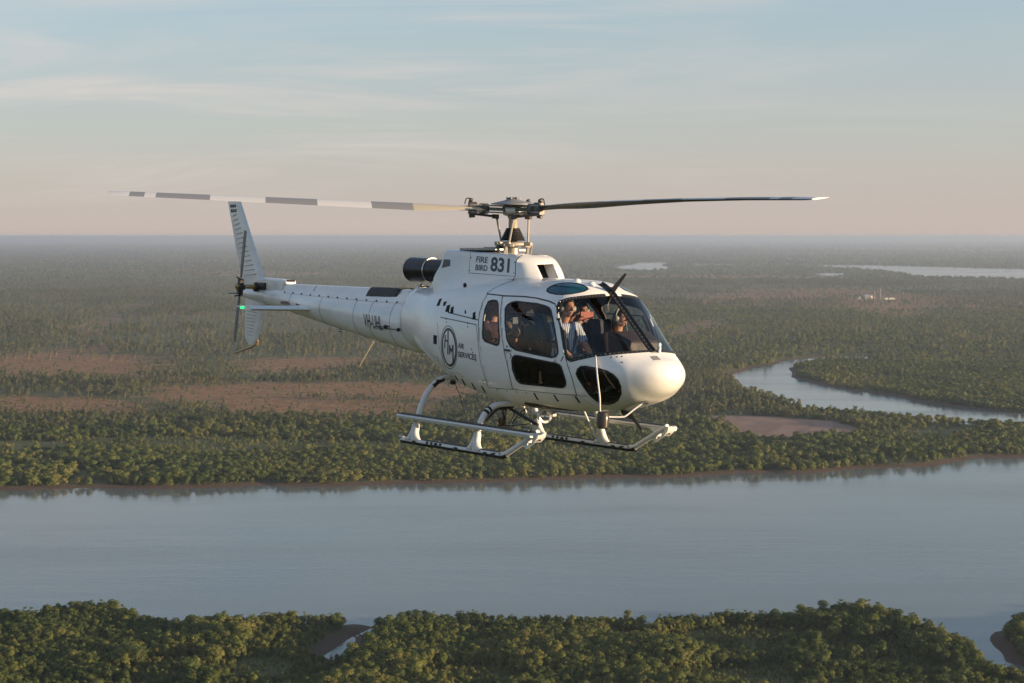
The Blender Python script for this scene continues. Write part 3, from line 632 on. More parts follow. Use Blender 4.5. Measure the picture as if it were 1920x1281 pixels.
# ---- tail boom
def boom_ring(x):
    zb = np.interp(-x, [1.55, 2.0, 3.25, 4.88, 5.82, 6.56, 7.2, 7.5, 7.56], [-2.00, -2.05, -1.905, -1.69, -1.545, -1.456, -1.375, -1.335, -1.30])
    zt = np.interp(-x, [1.55, 2.0, 3.25, 4.88, 5.82, 6.56, 7.2, 7.5, 7.56], [-1.20, -1.205, -1.20, -1.185, -1.175, -1.165, -1.205, -1.25, -1.28])
    return (zt + zb) / 2, (zt - zb) / 2
XB = np.r_[np.linspace(-1.55, -7.2, 70), np.linspace(-7.25, -7.5, 6), [-7.53, -7.55, -7.56]]
V, F = [], []
for x in XB:
    c, r = boom_ring(x)
    for j in range(44): a = 2 * math.pi * (j + .5) / 44; V.append((x, -math.cos(a) * r * .96, c + math.sin(a) * r))
F = [(i * 44 + j, i * 44 + (j + 1) % 44, (i + 1) * 44 + (j + 1) % 44, (i + 1) * 44 + j) for i in range(len(XB) - 1) for j in range(44)] + [tuple(range((len(XB) - 1) * 44, len(XB) * 44))]
boom = Skin(V, F); tb = boom.piece((0,), 'tail_boom', [PAINT], heli)
mb = MB(); mb.tube([(-7.54, 0, -1.29), (-7.88, 0, -1.295)], [.022, .018], 10); mb.build('tail_bumper', GREYM, tb)
mb = MB()
for x in (-2.35, -3.42, -4.48, -5.5, -6.45, -2.95):
    c, r = boom_ring(x); mb.tube([(x, -math.cos(a) * r * .962, c + math.sin(a) * (r + .0015)) for a in np.linspace(-2.2, .95, 30)], .0022, 5)
mb.build('panel_seam', SEAM, tb, split=True)
def cover():
    V = []; X = np.linspace(-1.62, -5.82, 30)
    for x in X:
        t = (x + 1.62) / -4.2; zt = -1.125 + .02 * t; c, r = boom_ring(x); zb = c + r * (.72 - .10 * t); wb = r * .96 * math.sqrt(1 - (.72 - .10 * t) ** 2) + .006; wt = .135 - .03 * t
        for y, z in ((-wb, zb), (-wt - .01, zt - .05), (-wt + .02, zt - .008), (-wt + .05, zt), (wt - .05, zt), (wt - .02, zt - .008), (wt + .01, zt - .05), (wb, zb)): V.append((x, y, z))
    F = [(i * 8 + j, i * 8 + j + 1, (i + 1) * 8 + j + 1, (i + 1) * 8 + j) for i in range(len(X) - 1) for j in range(7)] + [tuple(range((len(X) - 1) * 8, len(X) * 8)), tuple(range(7, -1, -1))]
    return V, F
V, F = cover(); dsc = Skin(V, F); dc = dsc.piece((0,), 'drive_shaft_cover', [PAINT], heli, angle=30)
mb = MB()
for i in range(15):
    x = -1.75 - i * .285; t = (x + 1.62) / -4.2; c, r = boom_ring(x); k = .72 - .10 * t
    for s in (-1, 1): p = Vector((x, s * (r * .96 * math.sqrt(1 - k * k) + .006), c + r * k + .012)); mb.lathe([(.013, -.008), (.013, .006), (0, .008)], p, Vector((0, s, .45)), 8)
mb.build('screw', BLACKM, dc, split=True)
mb = MB()
for x in (-2.22, -4.85): mb.tube([(x, -.175, -1.30), (x, -.14, -1.172), (x, -.10, -1.122), (x, .1, -1.122)], .003, 5)
mb.build('panel_seam', SEAM, dc, split=True)
mb = MB(); mb.tube(spline([(-2.50, -.195, -1.235), (-2.50, -.152, -1.165), (-2.50, -.10, -1.112), (-2.50, .1, -1.112)], 4), .012, 6); V = []; X = (-2.45, -3.27)
for x in X:
    for y, z in ((-.205, -1.245), (-.16, -1.165), (-.115, -1.117), (-.08, -1.108), (.08, -1.108), (.115, -1.117), (.16, -1.165)): V.append((x, y, z))
mb.add(V, [(j, j + 1, 8 + j, 7 + j) for j in range(6)]); mb.build('black_wrap', mat_plain('worn_black_wrap', (.025, .026, .028), .6, noise_amt=.5, nscale=30, bump=.4), dc)
mb = MB(); mb.lathe([(.10, -.12), (.10, 0), (.085, .045), (.05, .07), (0, .075)], (-2.1, 0, -1.13), (0, 0, 1), 20); mb.build('blister', PAINT, dc)
mb = MB(); mb.prism([(-1.60, 0, -1.02), (-1.42, 0, -1.06), (-1.35, 0, -1.30), (-1.72, 0, -1.30)], (0, .40, 0)); mb.build('boom_fairing', PAINT, heli, bevel=.03)
mb = MB(); mb.prism([(-1.565, -.2, -1.10), (-1.52, -.2, -1.10), (-1.51, -.2, -1.19), (-1.56, -.2, -1.19)], (0, .02, 0)); mb.build('vent_hole', HOLE, fus)
# rods with black knobs and whip antenna on the boom
mb = MB()
for a, b in (((708, 611), (728, 612)), ((712, 614), (752, 617.5))):
    p, n = boom.hit(*a); q, m = boom.hit(*b); mb.tube([p + n * .03, q + m * .05], .008, 7); mb.ball(q + m * .05, .030, 10); mb.tube([q, q + m * .05], .012, 7); mb.tube([p, p + n * .03], .008, 6)
mb.build('homing_antenna', BLACKM, tb)
mb = MB(); mb.tube([(-3.302, 0, -1.88), (-3.33, 0, -1.92), (-3.712, 0, -2.328)], [.014, .011, .007], 7); mb.build('whip_antenna', mat_plain('cream_paint', (.62, .54, .38), .4), tb)
mb = MB(); mb.ball((-4.25, -.02, -1.80), (.07, .03, .03), 8); mb.build('strobe_light', STEEL, tb)
mb = MB(); p, n = boom.hit(536, 568); mb.box(p, (.30, .02, .05)); mb.build('maker_plate', mat_plain('brown_plate', (.19, .12, .11), .5), tb)
# ---- stabiliser
def foil(mb, root, tip, n=9, k=0):
    """root and tip: leading edge, trailing edge, thickness vector"""
    V = []
    for le, te, th in (root, tip):
        le, te, th = Vector(le), Vector(te), Vector(th)
        for s in [i / n for i in range(n + 1)] + [-i / n for i in range(n - 1, 0, -1)]:
            t = abs(s); yt = 1.6 * (.2969 * math.sqrt(t) - .126 * t - .3516 * t * t + .2843 * t ** 3 - .1015 * t ** 4) / .16 * .5
            V.append(le + (te - le) * t + th * (yt if s >= 0 else -yt))
    m = 2 * n; mb.add(V, [(i, (i + 1) % m, m + (i + 1) % m, m + i) for i in range(m)] + [tuple(range(m)), tuple(range(2 * m - 1, m - 1, -1))], k)
mb = MB(); foil(mb, ((-4.80, -1.262, -1.495), (-5.34, -1.262, -1.462), (0, 0, .072)), ((-4.80, 1.262, -1.495), (-5.34, 1.262, -1.462), (0, 0, .072))); hs = mb.build('horizontal_stabiliser', PAINT, heli, angle=30)
for s, nm, col in ((-1, 'green', (.01, .9, .35)), (1, 'red', (.9, .03, .02))):
    mb = MB(); mb.ball((-5.10, s * 1.285, -1.483), (.026, .018, .020), 10); o = mb.build('navigation_light', mat_plain(nm + '_lamp', col, .2, emit=((*col, 1) if s > 0 else (.0, 1, .22, 1), 1.0)), hs); o['label'] = nm + ' navigation light at the stabiliser tip'
    mb = MB(); mb.tube([(-4.79, s * .20, -1.49), (-5.0, s * .21, -1.445), (-5.28, s * .2, -1.42)], .02, 8); mb.build('root_fillet', BLACK, hs)
# ---- fins
mb = MB(); foil(mb, ((-6.60, 0, -1.10), (-7.40, 0, -1.16), (0, .085, 0)), ((-7.512, 0, .263), (-7.975, 0, .272), (0, .055, 0)), 12); vf = mb.build('vertical_fin', PAINT, heli, angle=30)
mb = MB(); foil(mb, ((-6.52, 0, -1.40), (-7.30, 0, -1.35), (0, .06, 0)), ((-6.85, 0, -2.08), (-7.285, 0, -2.05), (0, .045, 0)), 12); foil(mb, ((-6.85, 0, -2.08), (-7.285, 0, -2.05), (0, .045, 0)), ((-6.98, 0, -2.16), (-7.15, 0, -2.155), (0, .03, 0)), 12); lf = mb.build('lower_fin', PAINT, heli, angle=30)
mb = MB(); mb.tube([(-6.84, 0, -2.07), (-6.88, 0, -2.13), (-7.05, 0, -2.19), (-7.62, 0, -2.322)], [.022, .026, .022, .014], 8); mb.build('tail_guard', mat_plain('tan_metal', (.40, .27, .15), .4, metal=.4), lf)
def ribs(par, n, f):
    me = None
    for i in range(n):
        a, b, th = f((i + .5) / n)
        for s in (-1, 1):
            mb = MB(); mb.tube([Vector(a) + Vector((0, s * th, 0)), Vector(b) + Vector((0, s * th * .45, 0))], [.010, .007], 5); mb.build('fin_rib', SEAMR, par)
SEAMR = mat_plain('rib_paint', (.46, .47, .47), .4)
ribs(vf, 15, lambda t: ((-6.60 - .25 * .8 - .912 * t - .05 * (1 - t), 0, -1.0 + 1.16 * t), (-7.27 - .565 * t, 0, -1.03 + 1.16 * t), .046 - .017 * t))
ribs(lf, 9, lambda t: ((-6.82 - .22 * t, 0, -1.52 - .50 * t), (-7.235 - .0 * t, 0, -1.50 - .50 * t), .031 - .008 * t))
mb = MB()
for z0 in (.19, .11):
    for dx in (0, .075, .15): mb.box((-7.66 - dx + (0.19 - z0) * .3, -.029, z0), (.05, .004, .05))
mb.build('small_placard', INK, vf, split=True)
mb = MB(); mb.prism([(-5.83, 0, -1.055), (-5.93, 0, -1.035), (-6.72, 0, -1.015), (-6.95, 0, -1.17), (-6.0, 0, -1.26), (-5.87, 0, -1.20)], (0, .22, 0)); gb = mb.build('tail_gearbox_cover', PAINT, heli, bevel=.03)
mb = MB(); mb.box((-5.84, 0, -1.075), (.07, .20, .07)); mb.build('cooling_scoop', [PAINT], gb, bevel=.02)
mb = MB(); mb.box((-5.80, 0, -1.055), (.03, .14, .035)); mb.build('scoop_opening', HOLE, gb)
# ---- tail rotor, at rest
tr = bpy.data.objects.new('tail_rotor', None); link(tr, heli); TR = Vector((-6.70, -.43, -1.175))
mb = MB(); mb.lathe([(.05, -.34), (.05, -.24), (.036, -.23), (.036, .02), (.05, .03), (.05, .07), (.02, .085)], TR, (0, -1, 0), 16); mb.build('rotor_shaft', BRASS, tr)
mb = MB(); mb.lathe([(.06, -.33), (.08, -.31), (.08, -.27), (.05, -.25)], TR, (0, -1, 0), 16); mb.box(TR + Vector((.16, .33, .02)), (.26, .10, .11)); mb.build('gearbox', BLACKM, tr, bevel=.012)
mb = MB(); ta = math.radians(9); td = Vector((math.sin(ta), 0, math.cos(ta))); tc_ = Vector((math.cos(ta), 0, -math.sin(ta)))
mb.box(TR + Vector((0, .0, 0)), (.085, .08, .26), (tc_, Vector((0, 1, 0)), td)); mb.box(TR + tc_ * .075, (.04, .09, .08), (tc_, Vector((0, 1, 0)), td)); mb.box(TR - tc_ * .075, (.04, .09, .08), (tc_, Vector((0, 1, 0)), td))
for s in (-1, 1): mb.tube([TR + td * .12 * s + tc_ * .1, TR + td * .16 * s - Vector((0, .09, 0))], .014, 6)
mb.build('rotor_hub', BLACKM, tr, bevel=.01)
for s in (-1, 1):
    mb = MB(); c1 = (tc_ * .97 + Vector((0, -.24, 0))).normalized(); nn = c1.cross(td).normalized()
    foil(mb, (TR + td * s * .15 + c1 * .05, TR + td * s * .15 - c1 * .07, nn * .03), (TR + td * s * .32 + c1 * .07, TR + td * s * .32 - c1 * .115, nn * .022)); foil(mb, (TR + td * s * .32 + c1 * .07, TR + td * s * .32 - c1 * .115, nn * .022), (TR + td * s * .93 + c1 * .07, TR + td * s * .93 - c1 * .115, nn * .012))
    mb.build('tail_blade', mat_plain('tail_blade_grey', (.10, .10, .10), .5), tr)
# ---- lettering
def text_tris(txt, bold=0.0):
    cu = bpy.data.curves.new('lettering', 'FONT'); cu.body = txt; cu.offset = bold; cu.resolution_u = 4
    ob = bpy.data.objects.new('lettering', cu); me = bpy.data.meshes.new_from_object(ob); bpy.data.objects.remove(ob); bpy.data.curves.remove(cu)
    bm = bmesh.new(); bm.from_mesh(me); bpy.data.meshes.remove(me)
    lo = [min(v.co[i] for v in bm.verts) for i in (0, 1)]; hi = [max(v.co[i] for v in bm.verts) for i in (0, 1)]
    for v in bm.verts: v.co.x = (v.co.x - lo[0]) / (hi[0] - lo[0]); v.co.y = (v.co.y - lo[1]) / (hi[1] - lo[1])
    for k in range(1, 8): bmesh.ops.bisect_plane(bm, geom=bm.verts[:] + bm.edges[:] + bm.faces[:], plane_co=(0, k / 8, 0), plane_no=(0, 1, 0))
    bmesh.ops.triangulate(bm, faces=bm.faces); bm.verts.index_update()
    V = [(v.co.x, v.co.y) for v in bm.verts]; F = [tuple(v.index for v in f.verts) for f in bm.faces]; bm.free(); return V, F
def letter(skin, txt, quad, name, parent, bold=.0, h=.003):
    """quad: top left, top right, bottom right, bottom left"""
    V, F = text_tris(txt, bold); tl, tr_, br, bl = (Vector(q) for q in quad); P = []
    for u, v in V:
        q = (bl * (1 - u) + br * u) * (1 - v) + (tl * (1 - u) + tr_ * u) * v
        p, n = skin.hit(q.x, q.y)
        if p is None: return
        P.append(p + n * h)
    return mesh_obj(name, P, F, INK, parent, smooth=False)
letter(cowl, 'FIRE', [(894.5, 480.5), (915.5, 482.5), (914, 493.5), (892.5, 491.5)], 'lettering', cw, .018)
letter(cowl, 'BIRD', [(892.5, 496), (914.8, 498), (914, 508.5), (891, 507)], 'lettering', cw, .018)
letter(cowl, '831', [(921.5, 481.5), (956.5, 484.8), (954.5, 512), (919, 509)], 'lettering', cw, .028)
letter(body, 'AIR', [(859.5, 642.5), (870.5, 645.2), (870, 655.3), (858.8, 652)], 'lettering', fus, .02)
letter(body, 'SERVICES', [(859.3, 658.8), (893.2, 665.2), (893.0, 676.0), (858.9, 668.8)], 'lettering', fus, .022)
letter(boom, 'VH-UHL', [(681, 588.2), (715, 594.2), (717.5, 620), (683.5, 613)], 'lettering', tb, .012)
def emblem():
    mb = MB(); cx, cy = 842.3, 651.3
    for rx, ry, w in ((15.0, 40.0, .008), (12.6, 34.0, .032)):
        drape(mb, body, [(cx + rx * math.cos(a) - ry * math.sin(a) * -.04, cy + ry * math.sin(a) + rx * math.cos(a) * .10) for a in np.linspace(0, 2 * math.pi, 60)[:-1]], w, .003, closed=True, step=1.5)
    for ln, w in (([(835.2, 628), (833.9, 652.5)], .024), ([(840.3, 619.5), (839.8, 664.5)], .025), ([(834.8, 638.5), (840, 640)], .024), ([(843, 647), (843.4, 665)], .024), ([(843.2, 648), (846.2, 660), (849.3, 648)], .022), ([(849.4, 646.5), (849.6, 682)], .024)): drape(mb, body, ln, w, .0036, step=1.5)
    return mb.build('emblem', INK, fus)
emblem()
# ---- windshield post, wire cutters
def prof_z(x): T = np.sqrt(ST[0, 0] - ST[:, 0]); return float(pchip(T, ST[:, 1], np.array([math.sqrt(ST[0, 0] - x)]))[0])
mb = MB(); X = np.linspace(1.86, 2.875, 26); V = []
for x in X:
    z = prof_z(x); d = (prof_z(x + .01) - prof_z(x - .01)) / .02; n = Vector((-d, 0, 1)).normalized()
    for y, h in ((-.060, -.006), (-.055, .010), (-.016, .018), (0, .045), (.016, .018), (.055, .010), (.060, -.006)): V.append(Vector((x, y, z)) + n * h)
mb.add(V, [(i * 7 + j, i * 7 + j + 1, (i + 1) * 7 + j + 1, (i + 1) * 7 + j) for i in range(25) for j in range(6)] + [tuple(range(7)), tuple(range(len(V) - 1, len(V) - 8, -1))])
post = mb.build('windshield_post', BLACK, heli, angle=25)
mb = MB()
for i in range(21):
    x = 1.98 + i * .043; z = prof_z(x); d = (prof_z(x + .01) - prof_z(x - .01)) / .02; n = Vector((-d, 0, 1)).normalized()
    for y in (-.034, .034): mb.lathe([(.0075, 0), (.0075, .006), (0, .008)], Vector((x, y, z)) + n * .012, n, 6)
mb.build('screw', STEEL, post, split=True)
C = lambda pts, y=0.0: [ony(a, b, y) for a, b in pts]
mb = MB(); mb.prism(C([(1127, 541), (1130, 537.5), (1149, 538.6), (1172.4, 512.6), (1174, 514), (1151, 549), (1144, 546), (1133, 545.5)]), (0, .022, 0)); mb.box(ony(1122, 543, 0) + Vector((0, 0, -.01)), (.22, .10, .02)); mb.build('wire_cutter', BLACKM, heli)
mb = MB(); mb.prism(C([(1163, 766), (1183.5, 773.8), (1191, 785.4), (1204.9, 805.6), (1202.5, 808), (1186.5, 787), (1169, 778)]), (0, .022, 0)); o = mb.build('wire_cutter', BLACKM, heli)
mb = MB(); mb.tube([ony(1204, 806, 0), ony(1206.5, 810, 0)], .012, 6); mb.build('cutter_tip', STEEL, o)
# ---- mirror on its bent tube
p0, n0 = body.hit(1117, 667); p1, n1 = body.hit(1211, 752); D0 = (p0 - EYE).length; D1 = (p1 - EYE).length
def depth(px, py, d): return EYE + sight(px, py) * d
mb = MB(); mb.tube(spline([p0 + n0 * .0, depth(1118.5, 690, D0 - .10), depth(1121, 715, D0 - .16), depth(1124.5, 745, D0 - .18), depth(1125, 766, D0 - .16), depth(1126.5, 776, D0 - .15), depth(1132, 781, D0 - .12), depth(1145, 782, D0 - .06), depth(1166, 782, (D0 + D1) / 2 - .06), depth(1174, 779.5, (D0 + D1) / 2 - .04), depth(1190, 767, D1 - .05), p1], 5), .0105, 9); ma = mb.build('mirror_arm', SKIDW, heli)
mb = MB(); mb.tube([depth(1131, 771.5, D0 - .13), depth(1131, 774, D0 - .13), depth(1130.6, 787, D0 - .13), depth(1130, 802, D0 - .13), depth(1130, 804.5, D0 - .13)], [.055, .073, .076, .070, .05], 18); mb.build('mirror', mat_plain('dark_brown_plastic', (.045, .036, .028), .28, noise_amt=.2), ma, angle=45)
mb = MB(); mb.ball(p1 + n1 * .02, (.05, .03, .025), 8); mb.build('bracket', STEEL, ma)
mb = MB(); drape(mb, body, [(1094, 744), (1106, 752), (1123, 761)], .012, .012); mb.build('mirror_strut', SKIDW, ma)
# ---- belly: landing light, cargo hook frame
L0 = Vector((1.07, -.22, -2.70)); fx = Vector((.93, -.25, -.05)).normalized()
mb = MB(); mb.lathe([(.045, -.10), (.085, -.08), (.094, -.02), (.100, .0), (.092, .012), (.066, .004), (.062, -.005)], L0, fx, 28); ll = mb.build('landing_light', SKIDW, heli)
mb = MB(); mb.lathe([(.064, .0), (.05, -.02), (.02, -.04), (0, -.045)], L0, fx, 20); mb.build('reflector', mat_plain('mirror_bowl', (.75, .75, .74), .12, metal=1.0), ll)
mb = MB(); mb.lathe([(.064, .002), (.04, .010), (0, .012)], L0, fx, 20); mb.build('lamp_glass', GLASS, ll)
mb = MB(); mb.tube([L0 - fx * .06, L0 - fx * .06 + Vector((0, 0, .12))], .022, 8); mb.box(L0 + Vector((.02, .12, .02)), (.05, .07, .06)); mb.build('lamp_bracket', GREYM, ll, bevel=.006)
mb = MB()
K = lambda a, b, y=-.05: ony(a, b, y)
for pts, r in (([K(942, 760), K(944.5, 780), K(946.5, 799)], .020), ([K(948.5, 760), K(948.5, 799)], .016), ([K(953, 764), K(978, 779), K(1008, 797)], .022), ([K(951, 766, -.3), K(936, 766, -.4), K(924, 774, -.45), K(911, 789, -.5)], .020), ([K(948, 798.5), K(972, 797), K(996, 794.5)], .008), ([K(960, 795, .1), K(972, 778, .1), K(985, 766, .1)], .008), ([K(963, 786), K(980, 780), K(985, 768)], .007), ([K(951, 800), K(962, 782), K(968, 765)], .006)): mb.tube(spline(pts, 4), r, 8)
mb.box(K(945, 760), (.26, .16, .06)); fr_ = mb.build('hook_frame', BLACKM, heli)
mb = MB(); mb.ball(K(938.5, 788), (.045, .05, .04), 9); mb.ball(K(940, 796), (.05, .05, .035), 9); mb.box(K(941, 791), (.07, .05, .10)); mb.build('cargo_hook', mat_plain('hook_bronze', (.20, .11, .05), .35, metal=.7, noise_amt=.5, nscale=25), fr_, bevel=.008)
mb = MB(); mb.tube([K(853, 718, -.3), K(862, 742, -.3), K(876, 788, -.3)], .0045, 5); mb.tube([K(1045.8, 775, -.1), K(1046.3, 803, -.1)], .005, 5); mb.tube([K(1068.5, 776, .1), K(1068.6, 789, .1)], .004, 5); mb.ball(K(849, 717, -.35), (.05, .05, .035), 8); mb.build('belly_antenna', BLACKM, heli, split=True)
# ---- landing gear
for nm, X, zp in (('front', .72, [(0, -2.56), (.45, -2.555), (.675, -2.560), (.80, -2.585), (.915, -2.655), (.99, -2.755), (1.035, -2.88), (1.065, -3.01), (1.088, -3.145)]), ('rear', -.66, [(0, -2.30), (.35, -2.29), (.47, -2.295), (.59, -2.305), (.72, -2.35), (.863, -2.48), (.957, -2.637), (1.03, -2.85), (1.067, -2.99), (1.088, -3.145)])):
    mb = MB(); half = spline([(X, y, z) for y, z in zp], 4); full = [Vector((p.x, -p.y, p.z)) for p in half[::-1]] + half[1:]
    mb.tube(full, [.038 if abs(p.y) < 1.05 else .042 for p in full], 14); ct = mb.build('cross_tube', SKIDW, heli); ct['label'] = f'{nm} arched cross tube of the landing gear'
    for s in (-1, 1):
        mb = MB(); mb.tube([(X + .005, s * 1.048, -2.93), (X + .02, s * 1.075, -3.04), (X + .06, s * 1.087, -3.11), (X + .13, s * 1.088, -3.145)], [.046, .050, .05, .035], 12); mb.tube([(X - .005, s * 1.048, -2.93), (X - .02, s * 1.075, -3.04), (X - .06, s * 1.087, -3.11), (X - .13, s * 1.088, -3.145)], [.046, .050, .05, .035], 12); mb.build('foot_saddle', SKIDW, ct)
        mb = MB()
        if nm == 'rear': mb.tube([Vector((X, s * y, z)) for y, z in ((.62, -2.318), (.72, -2.352), (.80, -2.417))], .0405, 12)
        else:
            mb.tube([Vector((X, s * y, z)) for y, z in ((.86, -2.615), (.885, -2.632))], .045, 12); mb.tube([Vector((X, s * y, z)) for y, z in ((.905, -2.647), (.93, -2.673))], .044, 12)
        mb.build('rubber_sleeve', BLACK, ct, split=True)
        mb = MB(); mb.tube([(X - .09, s * .70, -2.50 if nm == 'front' else -2.42), (X - .07, s * 1.06, -3.12)], .012, 7) if s > 0 else None
        if s > 0: mb.build('brake_pipe', SKIDW, ct)
for s in (-1, 1):
    mb = MB(); y = s * 1.085; mb.tube(spline([(-.93, y, -3.15), (-.2, y, -3.15), (1.0, y, -3.15), (1.28, y, -3.148), (1.38, y, -3.125), (1.5, y, -3.065), (2.0, y, -2.80)], 5), .034, 14); sk = mb.build('landing_skid', SKIDW, heli); sk['label'] = ('starboard' if s < 0 else 'port') + ' landing skid with turned up toe'
    mb = MB()
    for a, b in ((-.93, 1.30),): mb.tube([(a, y, -3.166), (b, y, -3.166), (1.40, y, -3.135)], .034, 10)
    for x in (-.6, -.1, .35, .98, 1.14): mb.box((x, y, -3.165), (.07, .086, .05))
    mb.build('wear_plate', BLACK, sk)
    mb = MB()
    for a, b in ((-.46, .56), (.86, 1.28)): mb.prism([(a, y - .020, -3.112), (b, y - .020, -3.112), (b, y + .020, -3.112), (a, y + .020, -3.112)], (0, 0, .008))
    mb.build('anti_slip_strip', BLACK, sk, split=True)
    mb = MB()
    for x in (-.80, -.77, -.72, -.69, .60, .63, .68, .71, .83, .86, 1.16, 1.19, 1.27, 1.30): mb.ball((x, y - .036, -3.135), .008, 6); mb.ball((x, y + .036, -3.135), .008, 6)
    for x in (-.30, -.20, -.10, 0.0):  mb.box((x, y - .030, -3.140), (.04, .02, .03)); mb.box((x, y + .030, -3.140), (.04, .02, .03))
    mb.build('bolt', BLACKM, sk)['kind'] = 'stuff'
    mb = MB(); mb.tube([(-.90, y, -3.13), (-.97, y, -3.12), (-1.03, y, -3.125)], [.030, .032, .010], 10); mb.build('heel_cap', GREYM, sk)
    # boarding step carried outside the cross tubes
    ys = y + s * .085; mb = MB(); q = [(-.88, -2.795), (2.06, -2.80)]
    V = []
    for (x, z) in ((-.86, -2.80), (2.02, -2.815)):
        for dy, dz in ((-.072, -.012), (-.05, .010), (.05, .010), (.072, -.012), (.05, -.048), (-.05, -.048)): V.append((x, ys + dy, z + dz))
    mb.add(V, [(j, (j + 1) % 6, 6 + (j + 1) % 6, 6 + j) for j in range(6)] + [(5, 4, 3, 2, 1, 0), (6, 7, 8, 9, 10, 11)]); st = mb.build('boarding_step', SKIDW, sk, angle=25)
    mb = MB(); mb.add([(-.86, ys - .058, -2.786), (2.0, ys - .058, -2.80), (2.0, ys + .058, -2.80), (-.86, ys + .058, -2.786), (-.86, ys - .058, -2.779), (2.0, ys - .058, -2.793), (2.0, ys + .058, -2.793), (-.86, ys + .058, -2.779)], [(4, 5, 6, 7), (0, 1, 5, 4), (1, 2, 6, 5), (2, 3, 7, 6), (3, 0, 4, 7)]); mb.build('anti_slip_strip', BLACK, sk, smooth=False)
    mb = MB()
    for X_ in (.72, -.66):
        mb.box((X_, s * 1.055, -2.850), (.13, .11, .035)); mb.lathe([(.055, -.03), (.055, .03), (.046, .03)], (X_, s * 1.035, -2.87), (0, s * .3, -1), 14); mb.box((X_, ys - s * .03, -2.845), (.10, .10, .02))
    mb.build('step_clamp', STEEL, sk, bevel=.006)
    # toe bracket with its opening
    mb = MB(); yb = y - .0
    for poly in ([(1.60, -2.832), (2.06, -2.832), (2.05, -2.872), (1.70, -2.872)], [(1.70, -2.872), (1.815, -2.872), (1.80, -2.985), (1.765, -2.925)], [(1.765, -2.925), (1.80, -2.985), (1.775, -3.03), (1.70, -2.98)], [(1.90, -2.872), (2.05, -2.872), (1.96, -2.93), (1.775, -3.03), (1.80, -2.985), (1.885, -2.945)]):
        mb.prism([(a, yb, b) for a, b in poly], (0, .012, 0))
    tb_ = mb.build('toe_bracket', SKIDW, sk, smooth=False)
    mb = MB(); mb.prism([(2.03, yb, -2.80), (2.085, yb, -2.80), (2.065, yb, -2.86), (1.985, yb, -2.93), (1.955, yb, -2.935)], (0, .13, 0)); mb.prism([(1.80, yb + .03, -2.88), (1.82, yb + .03, -2.88), (1.82, yb + .03, -2.95), (1.80, yb + .03, -2.95)], (0, .07, 0)); mb.build('toe_plate', SKIDW, sk, bevel=.004)
    mb = MB(); mb.tube([(2.032, yb - .0, -2.895), (2.04, yb, -2.892)], .015, 8); mb.build('plate_hole', HOLE, sk)
# ---- main rotor
mr = bpy.data.objects.new('main_rotor', None); link(mr, heli)
AZ, TLX, TLY, CONE = 4.2035, -.028, .0433, math.radians(2.0)
UP = Vector((-TLX, -TLY, 1)).normalized()
mb = MB(); mb.lathe([(.075, -.62), (.075, -.50), (.062, -.48), (.060, -.12), (.075, -.10), (.078, -.02)], (0, 0, 0), UP, 24); mb.build('rotor_mast', mat_plain('cream_mast', (.50, .45, .36), .35, metal=.25, noise_amt=.3), mr)
mb = MB(); prof = []
for i in range(7): prof += [(.085 + .012 * i, -.245 - .026 * i), (.100 + .013 * i, -.258 - .026 * i)]
mb.lathe(prof, (0, 0, 0), UP, 24); mb.build('rubber_bellows', BLACK, mr, angle=20)
mb = MB(); mb.lathe([(.08, -.43), (.17, -.43), (.195, -.445), (.195, -.475), (.15, -.49), (.08, -.49)], (0, 0, 0), UP, 30)
for k in range(3):
    a = AZ + .45 + k * 2.0944; d = Vector((math.cos(a), math.sin(a), 0)); mb.box(d * .21 + UP * -.46, (.14, .07, .05), (d, Vector((-d.y, d.x, 0)), UP))
    a += .9; d = Vector((math.cos(a), math.sin(a), 0)); mb.box(d * .20 + UP * -.485, (.12, .06, .04), (d, Vector((-d.y, d.x, 0)), UP))
mb.build('swashplate', mat_plain('cream_metal', (.46, .41, .33), .5, metal=.1, noise_amt=.4), mr, bevel=.008)
mb = MB()
for k in range(3):
    a = AZ + .95 + k * 2.0944; d = Vector((math.cos(a), math.sin(a), 0)); mb.tube([d * .20 + UP * -.50, d * .19 + UP * -.62], .022, 8); mb.tube([d * .26 + UP * -.47, d * .24 + UP * -.60], .014, 7)
mb.tube([(-.22, -.10, -.60), (-.16, -.13, -.50), (-.12, -.12, -.47)], .03, 8); mb.tube([(.10, -.22, -.60), (.12, -.2, -.5)], .02, 8); mb.build('servo_rod', GREYM, mr, split=True)
mb = MB(); mb.lathe([(.0, .155), (.06, .155), (.11, .13), (.30, .085), (.30, .072), (.10, .06), (.09, .0)], (0, 0, 0), UP, 36); mb.lathe([(.07, .15), (.08, .165), (.0, .175)], (0, 0, 0), UP, 18)
for k in range(6): a = k * 1.047; mb.lathe([(.016, 0), (.016, .03), (0, .032)], Vector((math.cos(a) * .08, math.sin(a) * .08, 0)) + UP * .14, UP, 6)
mb.build('hub_cap', mat_plain('hub_grey', (.30, .30, .30), .5, metal=.2, noise_amt=.3), mr, angle=30)
mb = MB(); mb.lathe([(.11, -.08), (.14, -.06), (.15, .03), (.13, .065), (.09, .065)], (0, 0, 0), UP, 30); mb.build('hub_body', STEEL, mr)
HUBD = mat_plain('hub_dark_metal', (.12, .11, .10), .42, metal=.3, noise_amt=.5, nscale=18)
BLADE = NG('blade_paint'); tc = BLADE.n('Attribute', attribute_name='span'); ft = tc.outputs['Fac']
def bands(g, v, edges, a, b):
    c = a; cur = a; out = None; col = a
    for i, e in enumerate(edges):
        nxt = b if i % 2 == 0 else a; col = g.mix(g.math('GREATER_THAN', v, e), col, nxt)
    return col
WHT, GRY = (.66, .65, .63, 1), (.25, .245, .24, 1)
top_c = bands(BLADE, ft, [.26, .359, .493, .62, .754, .884, .911, .947], WHT, GRY)
